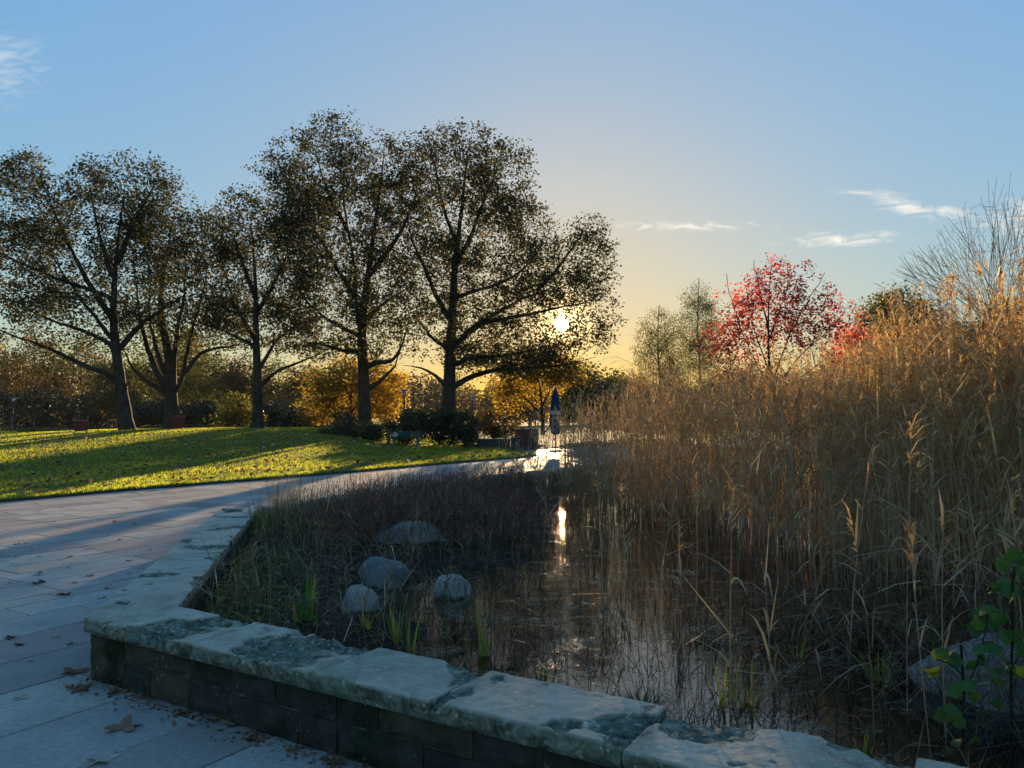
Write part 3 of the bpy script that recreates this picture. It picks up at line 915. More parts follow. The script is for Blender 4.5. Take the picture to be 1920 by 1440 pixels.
# ---- the five big planes on the lawn
make_tree('plane_tree', 'broad plane tree leaning at far left with a low limb reaching over the red box', 44,
    [(240, 812), (233, 765), (226, 720), (218, 660), (212, 600), (215, 520), (222, 440), (235, 350)],
    [[(228, 728), (200, 697), (165, 690), (120, 666), (70, 645), (15, 625), (-50, 600)],
     [(217, 645), (185, 602), (150, 560), (110, 500), (75, 430)], [(213, 600), (172, 540), (138, 480), (108, 410), (80, 340)],
     [(220, 660), (250, 622), (280, 596), (305, 580), (335, 562), (360, 530)], [(218, 500), (250, 420), (285, 350), (310, 330)],
     [(214, 530), (185, 440), (168, 350)], [(216, 650), (160, 620), (90, 600), (20, 560)], [(215, 560), (100, 520), (10, 480), (-60, 440)]],
    [(50, 390, 105, 95), (30, 500, 110, 100), (225, 365, 105, 85), (150, 470, 120, 110), (110, 600, 130, 60, .5), (15, 325, 55, 50), (290, 430, 60, 80), (-70, 450, 100, 120), (150, 590, 150, 70, .5), (70, 660, 110, 50, .45), (270, 340, 60, 55)],
    2300, 40000, .155, M['leaf_plane'], M['bark_plane'], 101, .40, group='big plane trees on the lawn', vmean=.30)
make_tree('plane_tree', 'plane tree splitting low into many splayed stems behind the right red box', 46.5,
    [(323, 806), (322, 765), (320, 738), (321, 690), (312, 640), (300, 590), (302, 530), (318, 440)],
    [[(318, 742), (296, 702), (276, 650), (262, 600), (255, 530), (248, 470)], [(326, 742), (345, 702), (352, 650), (368, 590), (385, 535), (392, 470)],
     [(314, 738), (276, 716), (248, 692), (225, 640)], [(320, 735), (306, 690), (290, 640), (278, 585), (285, 510)], [(344, 706), (370, 665), (400, 652), (440, 650), (470, 640)],
     [(324, 730), (326, 670), (332, 610), (350, 540), (345, 450)]],
    [(320, 420, 85, 80), (390, 500, 60, 110), (265, 510, 70, 110), (420, 570, 60, 60, .7), (340, 520, 80, 100), (300, 600, 110, 60, .6), (400, 610, 70, 60, .6)],
    1400, 20000, .155, M['leaf_plane'], M['bark_plane'], 202, .46, group='big plane trees on the lawn', limb_r=.2, vmean=.38)
make_tree('plane_tree', 'slimmer plane tree with a knotted fork and two limbs sweeping right', 45,
    [(482, 808), (484, 740), (482, 690), (480, 620), (480, 560), (476, 480), (470, 400)],
    [[(487, 727), (505, 706), (530, 690), (560, 681), (592, 665), (625, 650)], [(485, 692), (500, 670), (515, 640), (545, 615), (590, 598)],
     [(480, 640), (455, 600), (430, 550), (418, 480)], [(480, 590), (510, 540), (540, 480), (550, 420)], [(479, 560), (450, 480), (435, 420)], [(481, 650), (440, 630), (400, 610)]],
    [(470, 430, 85, 70), (440, 530, 75, 90), (540, 560, 60, 80), (425, 620, 60, 40, .6), (545, 470, 65, 90), (480, 610, 110, 60, .6), (560, 640, 70, 35, .6)],
    1400, 22000, .155, M['leaf_plane'], M['bark_plane'], 303, .35, group='big plane trees on the lawn', vmean=.44)
make_tree('plane_tree', 'tallest plane tree with twin leaders rising behind the small shrub', 45,
    [(684, 812), (683, 740), (681, 690), (678, 640), (680, 580), (690, 520), (700, 440), (712, 360), (720, 280)],
    [[(677, 645), (668, 570), (666, 500), (650, 420), (640, 330), (632, 225)], [(676, 630), (640, 615), (600, 590), (560, 545), (515, 500)],
     [(670, 565), (630, 500), (590, 430), (540, 365), (495, 325)], [(686, 732), (715, 713), (738, 690), (750, 660)], [(683, 692), (706, 676), (735, 681), (752, 655), (768, 600)],
     [(690, 520), (730, 470), (770, 400), (790, 320)], [(655, 440), (610, 350), (590, 280)], [(684, 600), (730, 560), (775, 540)], [(678, 660), (640, 660), (600, 640), (560, 650)]],
    [(628, 255, 55, 55), (585, 320, 85, 85), (695, 325, 95, 80), (555, 400, 90, 75), (640, 440, 120, 100), (745, 420, 80, 110), (595, 545, 105, 80), (720, 555, 85, 90), (650, 610, 130, 75, .6), (512, 322, 40, 32), (760, 310, 50, 60), (600, 640, 80, 35, .5)],
    2700, 44000, .155, M['leaf_plane'], M['bark_plane'], 404, .42, group='big plane trees on the lawn', vmean=.38)
make_tree('plane_tree', 'widest plane tree with the low sun shining through its right side', 45,
    [(843, 812), (842, 750), (842, 720), (845, 660), (848, 600), (850, 540), (855, 470), (865, 400), (872, 330), (880, 260)],
    [[(838, 727), (815, 701), (790, 689), (758, 686)], [(848, 727), (880, 706), (920, 695), (955, 692), (1000, 690), (1060, 684), (1115, 670)],
     [(849, 655), (880, 616), (920, 594), (960, 570), (1000, 552), (1040, 545), (1100, 515)], [(862, 640), (900, 606), (960, 596), (1030, 580), (1085, 570), (1130, 560)],
     [(845, 605), (816, 550), (795, 500), (770, 450), (762, 380)], [(853, 500), (880, 450), (905, 380), (935, 310)], [(850, 560), (890, 545), (950, 530), (1000, 490), (1030, 430)],
     [(844, 655), (815, 640), (790, 610), (762, 570)], [(858, 460), (830, 390), (815, 310), (800, 260)], [(846, 690), (880, 668), (930, 668), (990, 660), (1050, 640)], [(1000, 552), (1050, 500), (1090, 440), (1105, 420)]],
    [(870, 300, 95, 70), (940, 325, 65, 70), (800, 315, 70, 75), (880, 420, 140, 85), (985, 420, 58, 65), (815, 520, 105, 90), (950, 550, 110, 75), (1060, 510, 85, 75), (1115, 500, 48, 70), (1105, 600, 60, 65), (1010, 635, 105, 50), (870, 620, 130, 65, .8), (940, 660, 120, 35, .9), (905, 688, 70, 20, 1.6), (975, 682, 70, 24, 1.4), (880, 664, 60, 24, 1.2), (1000, 510, 80, 70), (1105, 435, 42, 30), (1060, 665, 80, 40, .7)],
    3200, 55000, .155, M['leaf_plane'], M['bark_plane'], 505, .44, group='big plane trees on the lawn', vmean=.38, hole=(SU, SW, 10 / FPX))

# ------------------------------------------------------------------ other trees and shrubs
def bush(name, label, Y, basepx, lobes, n, size, mat, seed, ntarget=160, cat='shrub', group=None, nst=5, aspect=.4, **kw):
    x0, y0 = basepx
    R = random.Random(seed)
    top = min(l[1] for l in lobes)
    trunk = [(x0, y0), (x0 + R.uniform(-3, 3), y0 - (y0 - top) * .3), (x0 + R.uniform(-8, 8), y0 - (y0 - top) * .6)]
    limbs = []
    for i in range(nst):
        l = lobes[i % len(lobes)]
        ex, ey = l[0] + R.uniform(-.5, .5) * l[2], l[1] + R.uniform(-.4, .6) * l[3]
        limbs.append([(x0 + R.uniform(-3, 3), y0 - 3), (x0 + (ex - x0) * .5, y0 + (ey - y0) * .5), (ex, ey)])
    return make_tree(name, label, Y, trunk, limbs, lobes, ntarget, n, size, mat, kw.pop('barkmat', M['bark_dark']), seed, kw.pop('r0', .06),
                     cat=cat, group=group, aspect=aspect, step=.4, limb_r=kw.pop('limb_r', .03), spread=kw.pop('spread', .16), **kw)

# dark rhododendrons behind the bench
G = 'evergreen shrubs behind the bench'
rh = dict(group=G, aspect=.36)
bush('evergreen_shrub', 'rounded dark evergreen shrub at the left end, below the tallest plane', 42.5, (645, 832), [(648, 792, 36, 27), (630, 812, 26, 20), (655, 820, 30, 16)], 5200, .17, M['leaf_dark'], 1, vmean=.6, **rh)
bush('evergreen_shrub', 'small low evergreen shrub right at the foot of the tallest plane', 42.3, (695, 832), [(692, 806, 25, 18), (703, 818, 28, 15)], 3000, .16, M['leaf_dark'], 2, vmean=.55, **rh)
bush('evergreen_shrub', 'mid-height evergreen shrub directly behind the bench seat', 43, (755, 834), [(755, 800, 40, 26), (735, 815, 30, 20), (780, 790, 34, 26), (770, 818, 36, 18)], 6000, .17, M['leaf_dark'], 3, vmean=.5, **rh)
bush('evergreen_shrub', 'highest evergreen shrub mounded around the widest plane trunk', 44, (825, 834), [(815, 785, 50, 24), (850, 790, 46, 28), (830, 812, 50, 24), (800, 800, 40, 30)], 8000, .17, M['leaf_dark'], 4, vmean=.4, **rh)
bush('evergreen_shrub', 'evergreen shrub at the right end of the clump near the low wall', 42.5, (872, 838), [(872, 800, 26, 30), (862, 818, 34, 20), (882, 822, 14, 18)], 5200, .17, M['leaf_dark'], 5, vmean=.5, **rh)
bush('brown_shrub', 'russet-brown shrub beyond the low wall, left of the amber tree', 50, (925, 826), [(912, 792, 26, 24), (945, 800, 30, 24), (925, 812, 40, 18)], 4500, .15, M['leaf_brown'], 66, vmean=.45, aspect=.6, spread=.22)
# golden maples and undergrowth behind
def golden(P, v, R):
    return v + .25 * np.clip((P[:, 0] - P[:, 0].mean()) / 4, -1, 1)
make_tree('golden_tree', 'bushy golden-leaved tree glowing behind the tallest plane trunk', 56, [(655, 806), (657, 760), (660, 720), (665, 690)],
    [[(656, 780), (620, 750), (590, 740)], [(657, 770), (700, 740), (735, 715)], [(658, 750), (640, 710), (625, 680)], [(660, 740), (690, 700), (720, 690)], [(655, 785), (610, 780), (575, 785)], [(656, 785), (700, 775), (735, 765)]],
    [(610, 725, 45, 40), (665, 700, 50, 35), (720, 720, 38, 42), (600, 770, 50, 28), (670, 750, 60, 40), (728, 762, 28, 32)],
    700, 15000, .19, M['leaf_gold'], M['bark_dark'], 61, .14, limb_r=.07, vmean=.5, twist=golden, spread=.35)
make_tree('golden_tree', 'amber tree at the far edge of the path, left of the blue parasol', 52, [(1018, 812), (1016, 760), (1010, 710), (1005, 670)],
    [[(1016, 780), (980, 740), (950, 715)], [(1014, 760), (1040, 720), (1060, 690)], [(1016, 790), (970, 765), (945, 755)], [(1012, 720), (985, 690), (965, 675)], [(1030, 812), (1035, 740), (1042, 670)]],
    [(955, 715, 30, 30), (985, 690, 45, 30), (945, 750, 20, 30), (1030, 690, 45, 35), (1070, 705, 40, 35), (1000, 735, 40, 25, .5)],
    520, 9000, .18, M['leaf_gold'], M['bark_dark'], 62, .12, limb_r=.06, vmean=.45, spread=.35)
make_tree('golden_tree', 'yellow-green tree far off behind the splayed plane', 84, [(322, 815), (322, 740), (320, 660)], [[(321, 740), (290, 690), (280, 650)], [(321, 720), (350, 680), (365, 640)], [(320, 690), (320, 640)]],
    [(318, 645, 50, 40), (290, 690, 40, 40), (355, 680, 40, 45), (320, 720, 50, 40)], 420, 9000, .26, M['leaf_green'], M['bark_dark'], 63, .2, limb_r=.1, vmean=.7, spread=.5)
bush('yellow_green_bush', 'light yellow-green bush left of the slimmer plane', 54, (448, 808), [(445, 765, 32, 28), (425, 785, 30, 20), (470, 785, 28, 20)], 5200, .15, M['leaf_green'], 64, vmean=.62, aspect=.7, spread=.25)
# background trees: px x, top, half-width, base, depth, material, label
BG = [(-40, 610, 80, 104, 'leaf_brown', 'russet tree at the far left edge behind the lamp'),
      (60, 625, 62, 102, 'leaf_brown', 'brown-leaved tree behind the low limb of the leftmost plane'),
      (150, 640, 56, 104, 'leaf_brown', 'brown tree behind the leaning plane trunk'),
      (225, 640, 48, 92, 'leaf_green', 'dull green tree between the two leftmost plane trunks'),
      (395, 655, 50, 96, 'leaf_green', 'hazy green tree right of the splayed plane'),
      (455, 668, 46, 90, 'leaf_brown', 'brown tree behind the light yellow-green bush'),
      (520, 672, 46, 104, 'leaf_green', 'dull green tree right of the slimmer plane trunk'),
      (575, 680, 42, 98, 'leaf_brown', 'brown tree left of the golden bushy tree'),
      (-5, 640, 60, 112, 'leaf_green', 'dull olive tree behind the leftmost lamp'), (340, 662, 48, 110, 'leaf_brown', 'brown tree seen through the stems of the splayed plane'),
      (1385, 690, 60, 75, 'leaf_brown', 'low brown tree behind the scarlet maple'), (1560, 700, 60, 72, 'leaf_green', 'low olive tree right of the scarlet maple'), (1770, 610, 70, 66, 'leaf_brown', 'brown tree behind the left twigs of the bare tree'),
      (1110, 690, 55, 64, 'leaf_green', 'olive tree rising behind the reeds right of the parasol'),
      (1175, 715, 40, 70, 'leaf_brown', 'low brown tree behind the reeds left of the weeping birch')]
for i, (x, top, hw, Y, mt, lab) in enumerate(BG):
    bot = 800; hh = bot - top
    make_tree('background_tree', lab, Y, [(x, 808), (x + 3, bot - hh * .4), (x, top + hh * .3)],
        [[(x, bot - hh * .25), (x - hw * .4, bot - hh * .5), (x - hw * .7, top + hh * .3)], [(x, bot - hh * .3), (x + hw * .4, bot - hh * .5), (x + hw * .7, top + hh * .35)], [(x, bot - hh * .5), (x + 5, top + hh * .1)]],
        [(x, top + hh * .28, hw * .8, hh * .27), (x - hw * .45, top + hh * .5, hw * .6, hh * .28), (x + hw * .5, top + hh * .5, hw * .6, hh * .3), (x, top + hh * .72, hw, hh * .2)],
        330, 6500, .30, M[mt], M['bark_dark'], 700 + i, .17, limb_r=.09, group='trees beyond the lawn', vmean=.45, spread=.5, aspect=.8)
HB = [(-30, 715, 66, 93, 'dark evergreen bush left of the leftmost lamp'), (75, 722, 66, 92, 'dark evergreen bush between the leftmost lamp and the left red box'), (175, 728, 60, 94, 'dark evergreen bush behind the left red box'),
      (290, 745, 50, 70, 'dark evergreen bush between the leaning plane and the splayed plane'), (385, 750, 50, 72, 'dark evergreen bush right of the right red box'), (520, 752, 50, 70, 'dark evergreen bush just right of the slimmer plane trunk'), (570, 768, 34, 60, 'dark evergreen bush under the left side of the golden tree')]
for i, (x, top, hw, Y, lab) in enumerate(HB):
    hh = 808 - top
    bush('evergreen_bush', lab, Y, (x, 812), [(x, top + hh * .4, hw * .7, hh * .4), (x - hw * .5, top + hh * .6, hw * .6, hh * .4), (x + hw * .5, top + hh * .6, hw * .6, hh * .4), (x, top + hh * .8, hw, hh * .25)],
         6500, .30, M['leaf_dark'], 800 + i, ntarget=200, group='dark bushes beyond the lawn', vmean=.35, aspect=.6, spread=.3)
# grassy hummocks on the crest of the lawn
M['tuft'] = mat_leaf('tussock_blade', [(0, (.02, .03, .012)), (.6, (.05, .065, .02)), (1, (.10, .10, .04))], .4, 1.4)
def hummock(label, px, py, wpx, hpx, Y, seed):
    c = at(px, py, Y); k = mpp(Y); gz = lawn_z(c.x, Y); n = 2600
    R = np.random.default_rng(seed)
    a = R.uniform(0, 2 * np.pi, n); rr = np.sqrt(R.random(n))
    w, h = wpx * k, hpx * k
    x, y = np.cos(a) * rr * w, np.sin(a) * rr * w * .6
    z = h * np.sqrt(np.clip(1 - rr ** 2, 0, 1)) * (.7 + .15 * np.sin(x * 5 + seed))
    root = empty('grass_hummock', (c.x, Y, gz)); tag(root, label, 'grass mound', 'grass mounds on the lawn crest')
    d = np.stack([np.cos(a) * .7, np.sin(a) * .7, np.full(n, .8)], 1) + R.normal(0, .3, (n, 3))
    acc = Acc(); acc.ribbons(np.stack([x, y, z * .8 - .05], 1), d, R.uniform(.15, .32, n), .02, R.uniform(.2, .6, n), R.random(n), nseg=2)
    acc.build('blades', M['tuft'], root)
    # the earth body under the blades
    V, F = [], []
    for i in range(6):
        t = i / 5
        for j in range(16):
            b = 2 * math.pi * j / 16; V.append((math.cos(b) * w * (1 - t * t * .98), math.sin(b) * w * .6 * (1 - t * t * .98), -.1 + (h * .75 + .1) * math.sin(t * math.pi / 2)))
    F = [(i * 16 + j, i * 16 + (j + 1) % 16, (i + 1) * 16 + (j + 1) % 16, (i + 1) * 16 + j) for i in range(5) for j in range(16)]
    MB().add(V, F).build('mound', M['lawn'], root, smooth=True)
hummock('long low grassy mound right of the leftmost lamp', 85, 808, 52, 9, 47, 3)
hummock('small grassy mound right of the right red box', 375, 806, 30, 9, 47, 4)
hummock('faint grassy mound at the foot of the splayed plane', 290, 806, 26, 8, 48, 5)

# ---- trees beyond the reeds
def weeping(P, v, R): return v
def birch(label, Y, x, top, hw, base, seed, nl, weep, mat=M['leaf_birch'], nt=420):
    hh = base - top
    trunk = [(x, base), (x + 2, base - hh * .4), (x - 4, base - hh * .65), (x, top + 6)]
    R = random.Random(seed); limbs = []
    for i in range(7):
        s = R.choice((-1, 1)); b = R.uniform(.25, .7)
        y = base - hh * b
        limbs.append([(x, y), (x + s * hw * .4, y - hh * .15), (x + s * hw * .8, y - hh * .2), (x + s * hw * 1.0, y - hh * (.2 - .18 * weep))])
    lobes = [(x, top + hh * .22, hw * .8, hh * .2), (x - hw * .5, top + hh * .4, hw * .5, hh * .25), (x + hw * .5, top + hh * .4, hw * .5, hh * .25)] + ([(x, top + hh * .6, hw * .95, hh * .25, .7)] if weep else [])
    return make_tree('birch_tree', label, Y, trunk, limbs, lobes, nt, nl, .11, mat, M['bark_birch'], seed, .12, r1=.03, limb_r=.04, group='birches beyond the reeds', spread=.3 if not weep else .26, droop=1.0 if weep else .3, aspect=.6, vmean=.5, step=.4)
birch('pale weeping birch with thin hanging twigs, left of the taller birch', 58, 1236, 566, 48, 805, 901, 15000, 1, nt=600)
birch('taller grey-green birch between the weeping birch and the red maple', 62, 1311, 516, 34, 805, 902, 15000, .3, M['leaf_green'], 600)
def hang(label, Y, x, y, seed):
    pass
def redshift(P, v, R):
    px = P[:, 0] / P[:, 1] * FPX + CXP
    return v + .38 * smoothstep(1430, 1360, px) - .12 + .35 * smoothstep(1505, 1560, px) * (P[:, 2] < 4)  # left leaves a brighter red: sunlight through them put into the colour
make_tree('red_maple', 'scarlet maple with bare upper twigs standing above the reeds', 36, [(1452, 805), (1448, 750), (1442, 690), (1440, 600), (1446, 490)],
    [[(1448, 720), (1478, 630), (1520, 560), (1548, 510)], [(1450, 735), (1500, 665), (1560, 612), (1600, 565)], [(1446, 730), (1402, 655), (1376, 580), (1360, 515)], [(1444, 700), (1412, 620), (1396, 535)],
     [(1441, 640), (1470, 560), (1490, 495)], [(1442, 620), (1425, 550), (1412, 490)], [(1450, 745), (1390, 705), (1345, 690)], [(1450, 740), (1530, 690), (1590, 640)]],
    [(1440, 575, 70, 85), (1365, 595, 42, 65), (1505, 605, 75, 65), (1400, 640, 60, 50), (1345, 690, 40, 38), (1565, 600, 48, 55), (1430, 690, 70, 50, .7), (1340, 640, 45, 45, .8), (1450, 510, 35, 40, .6), (1520, 540, 50, 45, .3)],
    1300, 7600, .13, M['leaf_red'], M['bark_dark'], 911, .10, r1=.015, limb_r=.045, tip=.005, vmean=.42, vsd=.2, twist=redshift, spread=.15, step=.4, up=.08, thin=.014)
make_tree('red_shrub', 'low orange-red shrub between the scarlet maple and the green tree', 35, [(1600, 800), (1598, 740), (1605, 680)], [[(1600, 760), (1570, 710), (1558, 690)], [(1600, 760), (1625, 690), (1620, 640)]],
    [(1608, 640, 36, 36), (1570, 690, 34, 36), (1625, 680, 36, 40)], 260, 4200, .14, M['leaf_red'], M['bark_dark'], 912, .06, limb_r=.03, cat='shrub', vmean=.72, vsd=.2, spread=.22, step=.4)
make_tree('green_tree', 'small green and yellow tree between the red shrub and the bare tree', 38, [(1690, 805), (1690, 700), (1692, 600), (1694, 555)], [[(1690, 700), (1655, 640), (1640, 600)], [(1690, 690), (1725, 640), (1740, 600)], [(1691, 640), (1670, 590)]],
    [(1692, 575, 42, 40), (1645, 610, 32, 45), (1735, 620, 34, 50), (1690, 650, 60, 50)], 520, 9500, .15, M['leaf_green'], M['bark_dark'], 913, .09, limb_r=.05, vmean=.5, spread=.26, step=.4)
def bare_limbs():
    R = random.Random(17); out = []
    for i in range(24):
        a = rad(-64 + 100 * i / 23 + R.uniform(-4, 4)); y0 = R.uniform(610, 690); x0 = 1887 + (690 - y0) * -.05
        L_ = R.uniform(200, 285) * (1 - .12 * abs(a))
        def P(t, a=a, x0=x0, y0=y0, L_=L_): return (x0 + math.sin(a) * L_ * t ** .9, y0 - math.cos(a) * L_ * t * (.86 + .14 * t) - 6 * math.sin(t * 3))
        out.append([P(0), P(.25), P(.5), P(.75), P(1)])
        for k in range(9):
            t = R.uniform(.25, .92); b = a + rad(R.choice((-1, 1)) * R.uniform(12, 32)) * .9; x, y = P(t); l = L_ * (1 - t) * R.uniform(.55, 1.0) + 22
            out.append([(x, y), (x + math.sin(b) * l * .5, y - math.cos(b) * l * .5), (x + math.sin(b * .92) * l, y - math.cos(b * .92) * l)])
    return out
make_tree('bare_tree', 'leafless tree with fanned upright twigs at the right edge', 31, [(1890, 805), (1889, 700), (1886, 640), (1881, 560), (1874, 470), (1868, 395)],
    bare_limbs(), [(1790, 500, 70, 70), (1850, 440, 70, 70), (1920, 440, 60, 80), (1800, 560, 80, 50)],
    700, 0, .1, None, M['bark_dark'], 921, .11, r1=.010, limb_r=.017, tip=.0036, step=.45, wob=.03, up=.04, shell=.9, fine=.5)
make_tree('yellow_bush', 'yellow-leaved bush glowing at the foot of the bare tree', 33, [(1880, 805), (1880, 720), (1884, 640)], [[(1880, 720), (1860, 640), (1850, 600)], [(1880, 720), (1900, 640), (1905, 590)]],
    [(1880, 590, 34, 50), (1850, 640, 40, 40), (1915, 640, 40, 50), (1800, 640, 50, 40, .6)], 300, 5200, .13, M['leaf_gold'], M['bark_dark'], 922, .06, limb_r=.03, cat='shrub', vmean=.45, spread=.22, step=.4)
bush('hedge_bush', 'dark bush behind the reeds below the scarlet maple', 40, (1480, 805), [(1440, 740, 60, 40), (1520, 735, 60, 40), (1480, 770, 90, 30)], 6000, .15, M['leaf_brown'], 931, ntarget=160, group='bushes hidden behind the reeds', aspect=.6, vmean=.4, spread=.25)
bush('hedge_bush', 'dark bush behind the reeds below the green tree', 40, (1680, 805), [(1640, 725, 70, 50), (1730, 720, 70, 50), (1680, 765, 100, 30)], 6000, .15, M['leaf_green'], 932, ntarget=160, group='bushes hidden behind the reeds', aspect=.6, vmean=.3, spread=.25)
bush('hedge_bush', 'dark bush behind the reeds below the bare tree', 38, (1860, 805), [(1830, 710, 80, 60), (1930, 710, 80, 60), (1860, 760, 100, 35)], 6000, .15, M['leaf_brown'], 933, ntarget=160, group='bushes hidden behind the reeds', aspect=.6, vmean=.4, spread=.25)
bush('hedge_bush', 'dark bush behind the reeds below the two birches', 46, (1270, 805), [(1220, 755, 60, 35), (1310, 750, 60, 35), (1270, 775, 90, 25)], 6000, .17, M['leaf_brown'], 934, ntarget=160, group='bushes hidden behind the reeds', aspect=.6, vmean=.35, spread=.25)
bush('hedge_bush', 'dark thicket behind the reeds right of the blue parasol', 48, (1120, 805), [(1090, 755, 50, 35), (1150, 750, 50, 35), (1120, 775, 70, 25)], 5600, .17, M['leaf_dark'], 935, ntarget=160, group='bushes hidden behind the reeds', aspect=.6, vmean=.5, spread=.25)

# ---- far woodland that reads as one mass
def woodland():
    R = np.random.default_rng(4)
    acc = Acc(); n = 150
    X = np.linspace(-140, 140, n) + R.normal(0, 1.5, n); Y = R.uniform(165, 240, n)
    H = R.uniform(10.5, 15.0, n) * (1 + .25 * smoothstep(-40, -120, X)) * (1 - .12 * smoothstep(-5, 25, X))
    for x, y, h in zip(X, Y, H):
        m = 820; w = R.uniform(2.6, 4.5)
        d = unit(R.normal(size=(m, 3))); rr = R.random(m) ** .4
        P = np.stack([x + d[:, 0] * rr * w, y + d[:, 1] * rr * w, h * .5 + d[:, 2] * rr * h * .5], 1)
        P = P[P[:, 2] > .2]
        acc.leaves(P, R.uniform(.45, .9, len(P)), np.clip(R.normal(.4, .2, len(P)) + R.normal(0, .15), 0, 1))
    tr = np.stack([np.stack([X, Y, np.full(n, -.2)], 1), np.stack([X + .2, Y, H * .7], 1)], 1)
    acc.stems(tr, np.stack([np.full(n, .2), np.full(n, .06)], 1), .1, 5)
    tag(acc.build('distant_woodland', M['leaf_brown']), 'distant brown woodland closing off the park', kind='stuff')
woodland()

# ------------------------------------------------------------------ park furniture
M['iron'] = mat_plain('dark_painted_steel', (.035, .04, .045), .45, .2, 12, .5)
M['zinc'] = mat_plain('grey_galvanised_steel', (.22, .24, .25), .45, .2, 12, .5, .6)
M['lampglass'] = mat_plain('frosted_lamp_glass', (.75, .72, .62), .25, .08, 20, .5)
M['redpaint'] = mat_plain('weathered_red_paint', (.16, .012, .016), .55, .35, 4)
M['redlid'] = mat_plain('pale_worn_lid', (.30, .22, .20), .6, .3, 6)
M['benchgreen'] = mat_plain('dark_green_bench_paint', (.018, .045, .042), .5, .35, 9)
M['benchstone'] = mat_plain('bench_concrete', (.24, .22, .19), .9, .4, 9)
M['wood'] = mat_plain('grey_brown_weathered_wood', (.12, .075, .045), .85, .5, 7, .15, 0, .6)
M['bluecloth'] = mat_plain('deep_blue_canvas', (.006, .026, .10), .85, .3, 6, .15)
M['whitecloth'] = mat_plain('white_canvas_band', (.30, .32, .36), .8, .2, 6, .15)
M['lowwall'] = mat_plain('dark_wall_stone', (.06, .062, .06), .9, .5, 5)
M['lowcap'] = mat_plain('wall_cap_stone', (.13, .13, .12), .9, .4, 5)
M['corten'] = mat_plain('rust_brown_panel', (.11, .045, .03), .75, .4, 6)

def lathe(prof, k=14):
    V = [(r * math.cos(2 * math.pi * j / k), r * math.sin(2 * math.pi * j / k), z) for r, z in prof for j in range(k)]
    F = [(i * k + j, i * k + (j + 1) % k, (i + 1) * k + (j + 1) % k, (i + 1) * k + j) for i in range(len(prof) - 1) for j in range(k)]
    F += [tuple(range(k))[::-1], tuple((len(prof) - 1) * k + j for j in range(k))]
    return V, F
def lamp(label, px, headpy, Y, hr=.44):
    top = at(px, headpy, Y); gz = float(lawn_z(top.x, Y)) - .06
    h = top.z - gz
    o = empty('park_lamp', (top.x, Y, gz)); tag(o, label, 'lamp', 'park lamps with flat disc hats')
    MB().add(*lathe([(.12, 0), (.12, .5), (.075, .55), (.065, h - .62), (.075, h - .56), (.11, h - .54), (.11, h - .50)])).build('pole', M['iron'], o, True)
    MB().add(*lathe([(.13, h - .50), (.155, h - .14), (.13, h - .12)])).build('lantern', M['lampglass'], o, True)
    MB().add(*lathe([(.05, h - .12), (hr, h - .115), (hr, h - .085), (.18, h - .04), (.03, h)], 20)).build('hat', M['zinc'], o, False)
    for a in range(4):
        c, s = math.cos(a * math.pi / 2), math.sin(a * math.pi / 2)
        MB().box((c * .15, s * .15, h - .31), (.014, .014, .4)).build('cage_bar', M['iron'], o)
    return o
lamp('park lamp on its own at the far left edge of the photo', 25, 745, 88)
lamp('nearer of the two middle park lamps, beside the golden tree', 758, 729, 52.5, .32)
lamp('smaller park lamp right of the widest plane trunk', 886, 741, 70, .36)

def red_box(label, px, py, wpx, hpx, Y):
    b = at(px, py, Y); gz = float(lawn_z(b.x, Y)); k = mpp(Y); w, h = wpx * k, hpx * k
    z0 = min(gz, b.z) ; z0 = gz
    o = empty('red_box', (b.x, Y, z0)); o.rotation_euler.z = math.atan2(-b.x, Y); tag(o, label, 'box', 'red boxes on the lawn crest')
    bevel_mod(MB().box((0, 0, h / 2 - .02), (w, w * .9, h - .02)).build('body', M['redpaint'], o), .02)
    bevel_mod(MB().box((0, 0, h - .012), (w + .04, w * .9 + .04, .035)).build('lid', M['redlid'], o), .008)
    for s in (-1, 1): MB().box((s * (w / 2 - .04), -w * .45 - .008, h / 2 - .02), (.05, .016, h - .08)).build('corner_batten', M['redpaint'], o)
    return o
red_box('dark red box left of the leaning plane trunk', 152, 812, 22, 20, 44.5)
red_box('dark red box in front of the splayed plane trunk', 336, 807, 20, 24, 45)

def bench():
    Y = 40.2; a = gnd(760, 843); gz = float(lawn_z(a.x, Y)); w = 1.65
    o = empty('park_bench', (a.x, Y, gz)); o.rotation_euler.z = rad(-4); tag(o, 'dark green slatted bench on the lawn in front of the evergreen shrubs', 'bench')
    for i, (y, z) in enumerate(((-.02, .42), (-.15, .425), (-.28, .42))):
        bevel_mod(MB().box((0, y, z), (w, .105, .035)).build('seat_slat', M['benchgreen'], o), .006)
    for i, z in enumerate((.52, .64, .76)):
        R = Matrix.Rotation(rad(-12), 3, 'X')
        bevel_mod(MB().box((0, .085 + i * .024, z), (w, .03, .10), R).build('back_slat', M['benchgreen'], o), .006)
    for x in (-.62, .62):
        mb = MB(); mb.box((x, -.25, .2), (.09, .09, .4)); mb.box((x, .1, .2), (.09, .10, .4)); mb.box((x, -.08, .365), (.09, .44, .06))
        mb.box((x, .13, .6), (.06, .05, .42), Matrix.Rotation(rad(-12), 3, 'X'))
        bevel_mod(mb.build('leg', M['benchstone'], o), .008)
bench()
